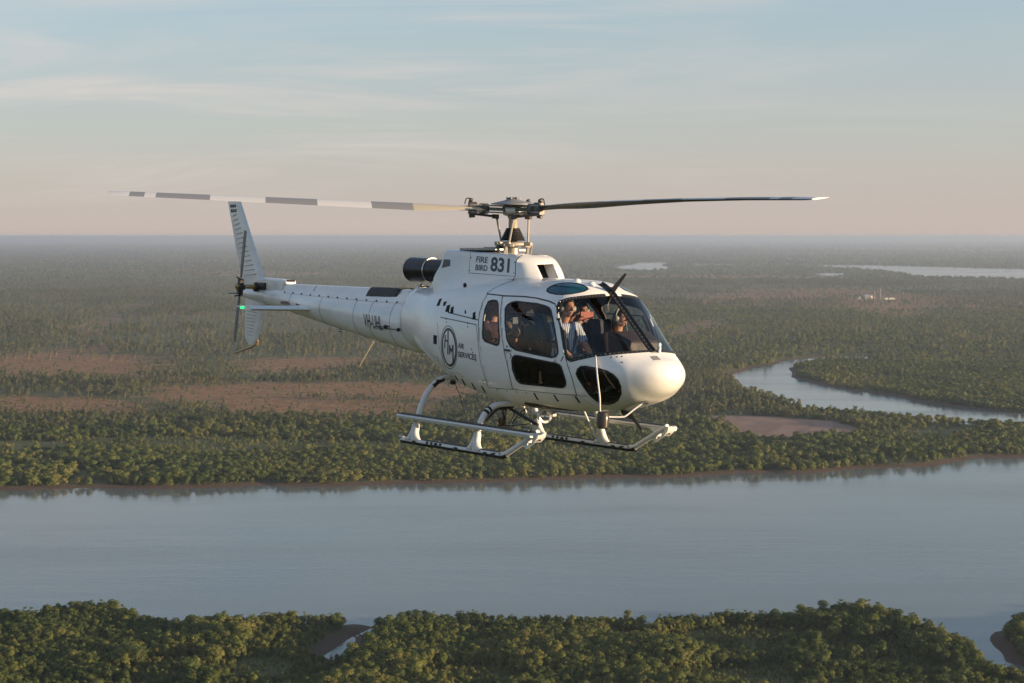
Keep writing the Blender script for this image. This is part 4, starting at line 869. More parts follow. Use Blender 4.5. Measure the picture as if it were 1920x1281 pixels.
top_c = BLADE.mix(BLADE.math('GREATER_THAN', ft, .255), (.52, .46, .34, 1), bands(BLADE, ft, [.359, .493, .62, .754, .884, .911, .947], GRY, WHT))
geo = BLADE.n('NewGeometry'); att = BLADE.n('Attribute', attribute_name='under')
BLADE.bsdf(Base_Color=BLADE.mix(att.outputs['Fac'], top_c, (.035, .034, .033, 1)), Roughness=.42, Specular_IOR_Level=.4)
for k, (p0_, p1_) in enumerate(((17.0, 8.0), (16.5, -4.5), (13.0, 2.0))):
    a = AZ + k * 2 * math.pi / 3; d = Vector((math.cos(a) * math.cos(CONE), math.sin(a) * math.cos(CONE), math.sin(CONE))); d.z += TLX * d.x + TLY * d.y - (.020 if k == 2 else 0); d.normalize()
    lead = UP.cross(d).normalized() * -1.0                       # turns clockwise seen from above
    # blade
    st_ = [(.075, .11, .06), (.095, .12, .06), (.15, .19, .042), (.21, .30, .042), (.26, .35, .042), (.40, .35, .042), (.60, .35, .040), (.80, .35, .038), (.97, .35, .036), (1.0, .30, .020)]
    V, SPN, UND = [], [], []; n = 9; m = 2 * n
    for r, ch, th in st_:
        pit = math.radians(p0_ + (p1_ - p0_) * min(1, max(0, (r - .08) / .92)) ** (.75 if k == 1 else .8)); c1 = (lead * math.cos(pit) + UP * math.sin(pit)).normalized(); nn = d.cross(c1).normalized(); nn = nn if nn.dot(UP) > 0 else -nn
        O = d * (5.345 * r) + UP * ((0, .045, 0)[k] * 4 * r * (1 - r))
        for s in [i / n for i in range(n + 1)] + [-i / n for i in range(n - 1, 0, -1)]:
            t = abs(s); yt = (.2969 * math.sqrt(t) - .126 * t - .3516 * t * t + .2843 * t ** 3 - .1036 * t ** 4) * 5 * (1 if r > .2 else .9) + (.0 if r > .12 else .15)
            V.append(O + c1 * (ch * (.30 - t)) + nn * (th * yt * (1 if s >= 0 else -1))); SPN.append(r); UND.append(0 if (s >= 0 and t < .999) else 1)
    F = [(i * m + j, i * m + (j + 1) % m, (i + 1) * m + (j + 1) % m, (i + 1) * m + j) for i in range(len(st_) - 1) for j in range(m)] + [tuple(range(m)), tuple(range(len(V) - 1, len(V) - 1 - m, -1))]
    # finer along the span so that the painted bands have clean ends
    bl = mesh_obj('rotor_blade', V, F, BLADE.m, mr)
    bm = bmesh.new(); bm.from_mesh(bl.data)
    for e in (.255, .359, .493, .62, .754, .884, .911, .947):
        for dd in (-.0006, .0006): bmesh.ops.bisect_plane(bm, geom=bm.verts[:] + bm.edges[:] + bm.faces[:], plane_co=d * (5.345 * (e + dd)), plane_no=d)
    bmesh.ops.recalc_face_normals(bm, faces=bm.faces); bm.normal_update(); bm.to_mesh(bl.data)
    me = bl.data; me.polygons.foreach_set('use_smooth', np.ones(len(me.polygons), bool)); me.set_sharp_from_angle(angle=math.radians(35))
    sp_ = me.attributes.new('span', 'FLOAT', 'POINT'); sp_.data.foreach_set('value', np.array([v.co.dot(d) / 5.345 for v in me.vertices], np.float32))
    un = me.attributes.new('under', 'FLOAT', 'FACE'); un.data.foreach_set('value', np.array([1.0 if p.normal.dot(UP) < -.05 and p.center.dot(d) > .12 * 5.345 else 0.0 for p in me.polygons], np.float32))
    bm.free()
    # star arm, sleeve plates, damper and horn
    sd_ = lead
    mb = MB(); 
    for h, l0, l1, w_ in ((.045, .10, .60, .10), (-.045, .10, .60, .10)):
        mb.prism([d * l0 + sd_ * .07 + UP * h, d * .30 + sd_ * .075 + UP * h, d * l1 + sd_ * .05 + UP * h, d * l1 - sd_ * .05 + UP * h, d * .30 - sd_ * .075 + UP * h, d * l0 - sd_ * .07 + UP * h], UP * .022)
    mb.build('sleeve_plate', GREYM, mr, bevel=.006, split=True)
    mb = MB(); mb.prism([d * .05 + sd_ * .10, d * .16 + sd_ * .06, d * .40 + sd_ * .022, d * .40 - sd_ * .022, d * .16 - sd_ * .06, d * .05 - sd_ * .10], UP * .045); mb.build('star_arm', mat_plain(f'composite_green', (.16, .17, .14), .5), mr, bevel=.008)
    mb = MB(); mb.lathe([(.055, -.07), (.075, -.05), (.075, .05), (.055, .07)], d * .40, UP, 16); mb.box(d * .55, (.12, .10, .17), (d, sd_, UP)); mb.tube([d * .55 + UP * .10, d * .60 + UP * .115], .03, 8); mb.tube([d * .52 - UP * .10, d * .60 - UP * .11], .025, 8); mb.build('blade_bolt', HUBD, mr, bevel=.008)
    mb = MB(); h0 = d * .34 + sd_ * .17 - UP * .09; mb.tube([d * .58 + sd_ * .03 - UP * .075, d * .42 + sd_ * .06 - UP * .085, d * .22 + sd_ * .12 - UP * .10], .018, 8); mb.box(d * .22 + sd_ * .14 - UP * .10, (.09, .08, .06), (d, sd_, UP)); mb.build('pitch_horn', HUBD, mr, bevel=.006)
    mb = MB(); mb.tube([d * .20 + sd_ * .15 - UP * .12, d * .13 + sd_ * .17 - UP * .45], [.014, .014], 8); mb.ball(d * .20 + sd_ * .15 - UP * .12, .024, 8); mb.ball(d * .13 + sd_ * .17 - UP * .45, .024, 8); mb.build('pitch_link', mat_plain('pale_link', (.48, .44, .38), .35, metal=.3), mr)
    mb = MB(); mb.tube(spline([d * .66 + UP * .05, d * .64 + UP * .12, d * .60 + UP * .13, d * .55 + UP * .11], 4), .007, 6); mb.build('bonding_strap', BLACKM, mr)
# ---- cabin inside
CAB = mat_plain('cabin_grey', (.045, .045, .048), .7, noise_amt=.3); SEATM = mat_plain('seat_fabric', (.055, .058, .07), .9, noise_amt=.35, nscale=30)
mb = MB(); mb.prism([(.30, 0, -2.40), (2.05, 0, -2.38), (2.05, 0, -2.44), (.30, 0, -2.46)], (0, .98, 0)); mb.prism([(2.05, 0, -2.38), (2.55, 0, -2.34), (2.55, 0, -2.37), (2.05, 0, -2.43)], (0, .62, 0)); mb.build('cabin_floor', CAB, heli, smooth=False)
mb = MB(); mb.add([(0.0, y, z) for y, z in ((-.80, -1.6), (-.66, -1.2), (-.46, -1.04), (.46, -1.04), (.66, -1.2), (.80, -1.6), (.76, -2.1), (.52, -2.40), (-.52, -2.40), (-.76, -2.1))], [tuple(range(10))]); mb.build('rear_bulkhead', CAB, heli, smooth=False)
def seat(x, y, w=.44, back=.62):
    o = bpy.data.objects.new('seat', None); link(o, heli)
    mb = MB(); mb.box((x + .16, y, -2.08), (.46, w, .12)); mb.build('seat_cushion', SEATM, o, bevel=.03)
    mb = MB(); mb.box((x - .10, y, -2.04 + back / 2), (.10, w, back), (Vector((1, 0, .16)).normalized(), Vector((0, 1, 0)), Vector((-.16, 0, 1)).normalized())); mb.build('seat_back', SEATM, o, bevel=.035)
    mb = MB(); mb.box((x + .12, y, -2.23), (.34, w * .7, .18)); mb.build('seat_base', CAB, o)
    return o
seat(1.56, -.42); seat(1.56, .40); 
for y in (-.60, -.20, .20, .60): seat(.28, y, .38)
mb = MB()
V = [(2.24, -.24, -1.54), (2.24, .50, -1.54), (2.52, .40, -1.66), (2.52, -.14, -1.66), (2.24, -.18, -2.0), (2.24, .46, -2.0), (2.62, .34, -2.05), (2.62, .0, -2.05)]
mb.add(V, [(0, 1, 2, 3), (4, 5, 1, 0), (5, 6, 2, 1), (6, 7, 3, 2), (7, 4, 0, 3)]); mb.box((2.36, .25, -2.2), (.26, .30, .40)); ip = mb.build('instrument_panel', mat_plain('panel_brown', (.05, .034, .028), .55, noise_amt=.35), heli, bevel=.03)
mb = MB()
for k in range(8): mb.lathe([(.045, 0), (.045, .012), (0, .012)], (2.237, -.03 + .115 * (k % 4), -1.70 - .13 * (k // 4)), (-1, 0, .05), 14)
mb.build('gauge', BLACKM, ip, split=True)
mb = MB(); mb.tube([(1.75, -.42, -2.36), (1.80, -.42, -2.1), (1.76, -.40, -1.88), (1.74, -.40, -1.80)], [.016, .014, .014, .022], 8); mb.build('control_stick', BLACKM, heli)
mb = MB(); mb.tube(spline([(2.45, -.60, -2.30), (2.62, -.52, -2.26), (2.66, -.45, -2.18), (2.58, -.42, -2.2), (2.54, -.50, -2.27)], 4), .007, 6); mb.tube([(2.30, -.70, -1.95), (2.42, -.66, -2.2), (2.55, -.56, -2.32)], .008, 6); mb.tube([(2.72, -.40, -1.92), (2.62, -.35, -2.05), (2.45, -.40, -2.25)], .007, 6); mb.build('cable', STEEL, heli, split=True)
# ---------------------------------------------------------------- people
def mat_skin(name, c): return mat_plain(name, c, .5, noise_amt=.12, nscale=20, spec=.35)
SKN = [mat_skin('skin', (.50, .27, .18)), mat_skin('tanned_skin', (.44, .22, .14))]
EYEM = mat_plain('dark_eye', (.02, .015, .012), .2); LIPM = mat_plain('lips', (.32, .10, .09), .45)
def mat_stripes():
    g = NG('striped_shirt'); tc = g.n('TexCoord'); sx = g.n('SeparateXYZ', {0: tc.outputs['Object']})
    w = g.math('SINE', g.math('MULTIPLY', g.math('ADD', sx.outputs[1], g.math('MULTIPLY', sx.outputs[0], .35)), 210.0)); n = g.noise(tc.outputs['Object'], 14, 4, .6)
    g.bsdf(Base_Color=g.mix(g.ramp(w, -.2, .35), (.13, .19, .34), (.62, .64, .66)), Roughness=.9, Specular_IOR_Level=.2, Normal=g.bump(n.outputs[0], .5, .02)); return g.m
def mat_cloth(name, a): return mat_plain(name, a, .9, noise_amt=.3, nscale=25, spec=.2, bump=.3)
def rings(mb, path, n=14):
    """tapered body lengths: centre, half width across, half depth"""
    P = [Vector(p[0]) for p in path]; m = len(P); v = []
    for i in range(m):
        T = (P[min(i + 1, m - 1)] - P[max(i - 1, 0)]).normalized(); B = Vector((0, 1, 0)); B = (B - T * B.dot(T)).normalized(); N = B.cross(T)
        for j in range(n): a = 2 * math.pi * j / n; v.append(P[i] + B * (path[i][1] * math.cos(a)) + N * (path[i][2] * math.sin(a)))
    mb.add(v, [(i * n + j, i * n + (j + 1) % n, (i + 1) * n + (j + 1) % n, (i + 1) * n + j) for i in range(m - 1) for j in range(n)] + [tuple(range(n - 1, -1, -1)), tuple((m - 1) * n + j for j in range(n))])
def add_hand(mb, wrist, aim, palm, side, curl=.7, sc=1.0):
    aim = Vector(aim).normalized(); palm = (Vector(palm) - aim * Vector(palm).dot(aim)).normalized(); across = aim.cross(palm).normalized() * side
    c = Vector(wrist) + aim * .045 * sc
    V = []
    for t, w, h in ((-.045, .024, .017), (-.01, .036, .016), (.035, .042, .014), (.052, .038, .012)):
        for j in range(10): a = 2 * math.pi * j / 10; V.append(c + aim * t * sc + across * (w * math.cos(a) * sc) + palm * (h * math.sin(a) * sc))
    mb.add(V, [(i * 10 + j, i * 10 + (j + 1) % 10, (i + 1) * 10 + (j + 1) % 10, (i + 1) * 10 + j) for i in range(3) for j in range(10)] + [tuple(range(9, -1, -1)), tuple(range(30, 40))])
    for k, L in enumerate((.070, .080, .075, .058)):
        b = c + aim * .045 * sc + across * ((.030 - .020 * k) * sc); p = [b - aim * .01]; ang = 0
        for q, f in enumerate((.42, .33, .25)):
            ang += curl * (.55 + .35 * q); dv = aim * math.cos(ang) + palm * math.sin(ang); p.append(p[-1] + dv * (L * f * sc + (.01 if q == 0 else 0)))
        mb.tube(p, [.0098 * sc, .0092 * sc, .0086 * sc, .0070 * sc], 7)
    b = c - aim * .02 * sc + across * .030 * sc; mb.tube([b, b + (across * .7 + aim * .6 + palm * .4).normalized() * .035 * sc, b + (across * .45 + aim * .9 + palm * .8).normalized() * .062 * sc], [.012 * sc, .0105 * sc, .008 * sc], 7)
def head_arrays(n=26, m=20):
    """face looks along +x; origin at the middle of the head; 0.23 m tall"""
    V = []
    for i in range(m + 1):
        t = math.pi * i / m; z = math.cos(t)
        for j in range(n):
            a = 2 * math.pi * j / n; cx, sy = math.cos(a), math.sin(a); s = math.sin(t)
            jaw = 1 - .34 * max(0, -z - .05) ** 1.1
            x = s * cx * .098 * (1 - .12 * max(0, -z)) + (-.006 if cx < 0 and z < -.4 else 0); y = s * sy * .076 * jaw; zz = z * .116
            if cx > .3:
                f = (cx - .3) / .7
                x += f * (.007 * math.exp(-((zz - .028) / .012) ** 2)                                        # brow
                          - .010 * math.exp(-((zz - .010) / .012) ** 2) * math.exp(-((abs(y) - .031) / .015) ** 2)   # eye hollows
                          + .006 * math.exp(-((zz + .022) / .02) ** 2) * math.exp(-((abs(y) - .042) / .016) ** 2)     # cheeks
                          + .012 * math.exp(-((zz + .092) / .018) ** 2) * math.exp(-(y / .028) ** 2)                    # chin
                          + .004 * math.exp(-((zz + .058) / .010) ** 2) * math.exp(-(y / .02) ** 2))                    # lips
            V.append((x, y, zz))
    F = [(i * n + j, (i + 1) * n + j, (i + 1) * n + (j + 1) % n, i * n + (j + 1) % n) for i in range(m) for j in range(n)]
    return V, F
class Person:
    def __init__(s, label, pelvis, lean, head_turn, head_nod, arms, skin, shirt, pants, hair, long_hair=False, sleeve=.55, bare_shoulder=False, group=None, fine=.008, w=1.0, cap=None, feet=-.33, knee=.13):
        P = Vector(pelvis); up = Vector((math.sin(lean), 0, math.cos(lean))); fw = Vector((math.cos(lean), 0, -math.sin(lean))); s.P = P
        L = lambda a, y, b: up * b + fw * a + Vector((0, y, 0))          # torso frame, relative to the pelvis
        mb = MB(); neck = L(-.01, 0, .50)
        torso = [(L(0, 0, -.06), .15 * w, .10 * w), (L(0, 0, .05), .165 * w, .115 * w), (L(.01, 0, .18), .150 * w, .11 * w), (L(.0, 0, .32), .170 * w, .115 * w), (L(-.01, 0, .42), .175 * w, .10 * w), (L(-.01, 0, .475), .10 * w, .07 * w)]
        rings(mb, torso); HC = L(.035, 0, .665)
        mb.tube([L(-.02, 0, .43), L(-.005, 0, .52), HC + Vector((-.02, 0, -.03))], [.066, .056, .058], 14)
        RH = Matrix.Rotation(head_turn, 3, 'Z') @ Matrix.Rotation(head_nod, 3, 'Y'); hd = lambda q: HC + RH @ Vector(q)
        V, F = head_arrays(); mb.add([hd(q) for q in V], F)
        mb.tube([hd((.092, 0, .024)), hd((.106, 0, .002)), hd((.119, 0, -.022)), hd((.100, 0, -.032))], [.008, .010, .014, .011], 9)
        for sg in (-1, 1): mb.ball(hd((-.005, sg * .078, -.005)), (.020, .010, .030), 9)
        for sg in (-1, 1):
            hip = L(.02, sg * .09, -.01); kn = Vector((.44, sg * knee, .04)); an = Vector((.50, sg * knee * .8, feet))
            mb.tube([hip, (hip + kn) / 2, kn], [.092 * w, .078, .056], 12); mb.tube([kn, kn * .5 + an * .5 + Vector((-.02, 0, 0)), an], [.056, .052, .036], 12); mb.tube([an + Vector((-.05, 0, -.03)), an + Vector((.06, 0, -.05)), an + Vector((.15, 0, -.06))], [.04, .042, .03], 9)
        s.hands = []; sh = []
        for sg, (el, wr, aim, palm, curl) in zip((-1, 1), arms):
            S_ = L(-.01, sg * .185 * w, .425); el, wr = Vector(el), Vector(wr); sh.append((S_, el, wr))
            mb.ball(S_, .060 * w, 10); mb.tube([L(0, sg * .10, .43), S_, (S_ + el) / 2, el], [.07, .056, .047, .040], 12); mb.tube([el, (el * 2 + wr) / 3, wr], [.041, .041, .026], 12)
            add_hand(mb, wr, aim, palm, -sg, curl)
        s.o = mb.build('person', skin, None); tag(s.o, label, 'person', group)
        s.o.matrix_world = HMAT @ Matrix.Translation(P)
        r = s.o.modifiers.new('fuse', 'REMESH'); r.mode = 'VOXEL'; r.voxel_size = fine; r.use_smooth_shade = True
        sm = s.o.modifiers.new('soft', 'SMOOTH'); sm.factor = .4; sm.iterations = 2
        def part(m, name, mat, vox=None):
            o = m.build(name, mat, s.o)
            if vox: q = o.modifiers.new('fuse', 'REMESH'); q.mode = 'VOXEL'; q.voxel_size = vox; q.use_smooth_shade = True; q = o.modifiers.new('soft', 'SMOOTH'); q.factor = .5; q.iterations = 3
            return o
        m = MB(); T2 = [(p, a + .016, b + .018) for p, a, b in torso[:5]]
        if not bare_shoulder: T2.append((torso[5][0], .115 * w, .085 * w))
        else: T2 = T2[:4] + [(L(-.005, 0, .38), .150 * w, .105 * w)]
        rings(m, T2)
        for S_, el, wr in sh:
            if bare_shoulder: m.tube([L(.08, .11 * (1 if S_.y > 0 else -1), .34), L(.03, .12 * (1 if S_.y > 0 else -1), .47), L(-.07, .12 * (1 if S_.y > 0 else -1), .40)], .022, 8)
            else:
                m.ball(S_, .072 * w, 10); e2 = S_ + (el - S_) * min(1, sleeve * 1.35); m.tube([L(0, .1 * (1 if S_.y > 0 else -1), .43), S_, e2], [.078, .070, .064], 12)
                if sleeve > .8: m.tube([el, el + (wr - el) * .75], [.056, .046], 12); m.ball(el, .056, 8)
        if not bare_shoulder: m.tube([L(.03, -.07, .46), L(.075, -.03, .44), L(.09, 0, .40), L(.075, .03, .44), L(.03, .07, .46)], .014, 7)
        part(m, 'shirt', shirt, .010)
        m = MB(); rings(m, [(L(0, 0, -.07), .165 * w, .12), (L(0, 0, .03), .178 * w, .128), (L(0, 0, .06), .174 * w, .124)])
        for sg in (-1, 1):
            hip = L(.02, sg * .09, -.01); kn = Vector((.44, sg * knee, .04)); an = Vector((.50, sg * knee * .8, feet + .03)); m.tube([hip, (hip + kn) / 2, kn], [.105 * w, .092, .072], 12); m.ball(kn, .070, 9); m.tube([kn, an], [.070, .056], 12)
        part(m, 'trousers', pants, .012)
        m = MB(); V, F = head_arrays(); keepf = []
        for f in F:
            c = sum((Vector(V[i]) for i in f), Vector()) / 4
            if c.z > .055 + .25 * max(0, c.x - .04) or (c.x < .005 and c.z > -.055) or (c.x < .045 and c.z > .02): keepf.append(f)
        m.add([hd(Vector(q) * 1.085 + Vector((-.004, 0, .004))) for q in V], keepf)
        if long_hair:
            rings(m, [(hd((-.045, 0, .03)), .082, .062), (hd((-.06, 0, -.06)), .086, .06), (hd((-.06, 0, -.14)), .080, .05), (hd((-.05, 0, -.22)), .06, .035)])
        part(m, 'hair', hair)
        if cap:
            m = MB(); m.add([hd(Vector(q) * 1.12 + Vector((-.002, 0, .006))) for q in V], [f for f in F if sum(V[i][2] for i in f) / 4 > .045]); m.prism([hd((.09, -.06, .055)), hd((.17, -.045, .045)), hd((.185, 0, .045)), hd((.17, .045, .045)), hd((.09, .06, .055))], (0, 0, .008)); part(m, 'cap', cap)
        m = MB()
        for sg in (-1, 1): m.ball(hd((.083, sg * .031, .010)), (.010, .013, .0075), 8)
        m.build('eye', EYEM, s.o, split=True)
        m = MB()
        for sg in (-1, 1): m.tube([hd((.096, sg * .018, .026)), hd((.094, sg * .034, .030)), hd((.082, sg * .050, .024))], [.004, .005, .003], 6)
        m.build('eyebrow', hair, s.o, split=True)
        m = MB(); m.tube([hd((.084, -.024, -.060)), hd((.098, -.008, -.057)), hd((.0985, 0, -.058)), hd((.098, .008, -.057)), hd((.084, .024, -.060))], [.003, .006, .006, .006, .003], 7); part(m, 'mouth', LIPM)
        m = MB(); m.tube([hd((-.005, .098 * math.cos(a), .0 + .132 * math.sin(a))) for a in np.linspace(0, math.pi, 15)], .010, 8)
        for sg in (-1, 1): m.lathe([(.0, .030), (.030, .030), (.040, .018), (.042, -.012), (.030, -.014)], hd((-.005, sg * .082, -.005)), RH @ Vector((0, sg, 0)), 16)
        m.tube([hd((.0, -.098, -.02)), hd((.06, -.088, -.065)), hd((.112, -.03, -.066))], .004, 6); m.ball(hd((.115, -.022, -.066)), .011, 8)
        hs_ = part(m, 'headset', HEADSET); s.HC = HC
HEADSET = mat_plain('headset_grey', (.30, .31, .28), .4)
HAIRB = mat_plain('dark_brown_hair', (.028, .018, .012), .5, noise_amt=.4, nscale=60); HAIRL = mat_plain('brown_hair', (.09, .05, .025), .5, noise_amt=.4, nscale=60)
# pilot in the starboard front seat
pilot = Person('pilot in a blue and white striped shirt at the starboard front window', (1.73, -.49, -1.945), .04, -.12, -.05,
    [((.17, -.25, .20), (.36, -.16, .06), (.9, .2, -.3), (0, .6, -.8), .9), ((.17, .24, .17), (.38, .16, .03), (.9, -.1, -.3), (0, -.6, -.8), .9)], SKN[1], mat_stripes(), mat_cloth('navy_trousers', (.02, .03, .06)), HAIRB, fine=.0065, feet=-.28, knee=.10)
mb = MB(); mb.tube([(-.10, -.10, .50), (.06, -.11, .46), (.145, -.08, .34), (.145, -.04, .18), (.13, .0, .05)], .020, 8, squash=.35); mb.tube([(-.10, .10, .50), (.06, .11, .46), (.145, .08, .34), (.145, .04, .18), (.13, .0, .05)], .020, 8, squash=.35); mb.build('seat_belt', BLACK, pilot.o, split=True)
woman = Person('woman in a sleeveless pale top and headset in the port front seat', (1.70, .42, -2.06), .06, .10, .05,
    [((.16, -.25, .18), (.36, -.13, .05), (.9, .3, -.2), (0, .3, -.9), .5), ((.16, .25, .18), (.36, .13, .05), (.9, -.3, -.2), (0, -.3, -.9), .5)], SKN[0], mat_cloth('pale_green_top', (.55, .58, .46)), mat_cloth('grey_trousers', (.06, .06, .07)), HAIRL, long_hair=True, bare_shoulder=True, w=.9, feet=-.26, knee=.10)
redp = Person('passenger holding up a red phone behind the front seats', (.55, .60, -1.96), .30, -.25, .05,
    [((.28, -.22, .22), (.36, -.14, .44), (.1, .1, 1), (1, .3, 0), .9), ((.24, .24, .20), (.37, .04, .42), (.1, -.1, 1), (1, -.3, 0), .9)], SKN[0], mat_cloth('dark_blue_shirt', (.02, .03, .05)), mat_cloth('dark_trousers', (.025, .025, .03)), HAIRB, w=.88, sleeve=.95, knee=.07, feet=-.3)
midp = Person('passenger in a dark shirt with a hand at the chin behind the pilot', (.72, .28, -1.96), .30, -.35, .0,
    [((.26, -.22, .20), (.26, -.06, .46), (.1, .2, 1), (-.5, .6, 0), .8), ((.2, .24, .18), (.38, .10, .08), (1, 0, -.1), (0, 0, -1), .5)], SKN[1], mat_cloth('black_shirt', (.02, .02, .022)), mat_cloth('dark_trousers', (.025, .025, .03)), HAIRB, w=.85)
innr = Person('man in a brown striped shirt seen through the large door window', (.36, -.16, -1.97), .10, -.5, .10,
    [((.16, -.25, .18), (.34, -.16, .08), (1, .2, 0), (0, .3, -.9), .6), ((.16, .25, .18), (.34, .16, .08), (1, -.2, 0), (0, -.3, -.9), .6)], SKN[1], mat_cloth('brown_shirt', (.20, .13, .09)), mat_cloth('khaki_trousers', (.09, .075, .05)), HAIRL)
outr = Person('passenger in a dark top with a phone raised at the rear starboard window', (.40, -.61, -1.97), .04, -.3, .05,
    [((.26, -.18, .14), (.47, -.04, .34), (.3, .1, .9), (.3, .9, 0), .8), ((.18, .22, .18), (.40, .08, .30), (.6, 0, .7), (0, -.8, 0), .7)], SKN[0], mat_cloth('maroon_top', (.07, .03, .035)), mat_cloth('dark_trousers', (.025, .025, .03)), HAIRB, w=.86, knee=.06, feet=-.28)
def phone(name, label, p, per, size, mat, yaw):
    ax = [Matrix.Rotation(yaw, 3, 'Z') @ Vector(v) for v in ((1, 0, 0), (0, 1, 0), (0, 0, 1))]; o = bpy.data.objects.new(name, None); COL.objects.link(o); c = per.P + Vector(p); o.matrix_world = HMAT @ Matrix.Translation(c)
    mb = MB(); mb.box((0, 0, 0), size, ax); mb.build('case', mat, o, bevel=.004); mb = MB(); mb.lathe([(.007, 0), (.007, .003), (0, .003)], Matrix.Rotation(yaw, 3, 'Z') @ Vector((size[0] / 2, size[1] * .35, size[2] * .35)), ax[0], 10); mb.build('lens', BLACKM, o); tag(o, label, 'phone')
phone('mobile_phone', 'red phone held up in both hands between the front seats', (.40, -.05, .56), redp, (.012, .20, .12), mat_plain('red_case', (.45, .06, .03), .45), -.15)
phone('mobile_phone', 'grey phone held up behind the large door window', (.51, -.02, .47), outr, (.010, .075, .15), mat_plain('grey_case', (.22, .22, .21), .4), -.3)
# ---------------------------------------------------------------- sheds and masts in the far clearing
def far_shed(px, py, w, d, h, label, wall, roof):
    x, y = at(px, py); o = bpy.data.objects.new('farm_shed', None); COL.objects.link(o); o.location = (x, y, height(np.array([x]), np.array([y]))[0]); o.rotation_euler = (0, 0, .3)
    mb = MB(); mb.box((0, 0, h / 2), (w, d, h)); mb.build('wall', wall, o, smooth=False)
    mb = MB(); mb.prism([(-w * .54, 0, h), (0, 0, h * 1.4), (w * .54, 0, h), (w * .54, 0, h + .15), (0, 0, h * 1.4 + .2), (-w * .54, 0, h + .15)], (0, d * 1.06, 0)); mb.build('roof', roof, o, smooth=False)
    tag(o, label, 'shed')
PALEW = mat_plain('pale_sheet_wall', (.55, .53, .50), .6, noise_amt=.2, nscale=.5); TINR = mat_plain('tin_roof', (.62, .62, .62), .4, metal=.3, noise_amt=.2, nscale=.5)
far_shed(1627, 561, 14, 9, 5, 'larger pale shed with a tin roof in the far bush clearing', PALEW, TINR); far_shed(1609, 562, 7, 6, 4, 'small pale hut beside the larger shed in the far bush', PALEW, TINR); far_shed(1668, 563, 20, 6, 2.6, 'long low pale shed right of the far masts', PALEW, TINR)
for (px, py, h, lab) in ((1640, 562, 15, 'shorter pale mast beside the far shed'), (1651, 562, 18, 'taller pale mast right of the far shed'), (1693, 563, 13, 'thin mast standing apart right of the long low shed')):
    x, y = at(px, py); o = bpy.data.objects.new('mast', None); COL.objects.link(o); o.location = (x, y, height(np.array([x]), np.array([y]))[0])
    mb = MB(); mb.tube([(0, 0, -.5), (0, 0, h)], [.45, .30], 8); mb.build('pole', PALEW, o); mb = MB(); mb.box((0, 0, h * .92), (2.2, .2, .2)); mb.build('crossbar', PALEW, o); tag(o, lab, 'mast')
# ---------------------------------------------------------------- trees
def mat_leaf(name, a, b, c, trans=.17):
    g = NG(name); oi = g.n('ObjectInfo'); geo = g.n('NewGeometry')
    rnd = oi.outputs['Random']
    big = g.noise(geo.outputs['Position'], .018, 3, .6)
    t = g.math('ADD', g.math('MULTIPLY', rnd, .9), g.math('ADD', g.math('MULTIPLY', g.math('SUBTRACT', big.outputs[0], .5), 1.3), g.math('MULTIPLY', g.math('SUBTRACT', g.noise(geo.outputs['Position'], .0045, 3, .6).outputs[0], .5), 1.5)))
    col = g.mix(g.ramp(t, .0, .5), a, b); col = g.mix(g.ramp(t, .55, 1.0), col, c)
    nz = g.noise(geo.outputs['Position'], 1.3, 2, .5)
    col = g.mix(g.math('MULTIPLY', nz.outputs[0], .45), col, g.mix(.5, col, c))
    d = g.n('BsdfPrincipled', {'Base Color': col, 'Roughness': .6, 'Specular IOR Level': .25})
    tr = g.n('BsdfTranslucent', {0: col}); mx = g.n('MixShader', {0: trans, 1: d.outputs[0], 2: tr.outputs[0]})
    g.set(g.out.inputs[0], mx.outputs[0]); return g.m
def mat_bark(name, a, b):
    g = NG(name); geo = g.n('NewGeometry'); n = g.noise(geo.outputs['Position'], 3.0, 4, .6)
    g.bsdf(Base_Color=g.mix(n.outputs[0], a, b), Roughness=.9, Specular_IOR_Level=.2); return g.m
M_MANG = mat_leaf('mangrove_leaf', (.042, .078, .018), (.120, .155, .032), (.210, .195, .052))
M_WOOD = mat_leaf('woodland_leaf', (.048, .074, .028), (.108, .130, .044), (.170, .150, .066))
M_BARK = mat_bark('mangrove_bark', (.12, .085, .06), (.24, .18, .13)); M_PALE = mat_bark('pale_bark', (.16, .12, .09), (.30, .23, .17))
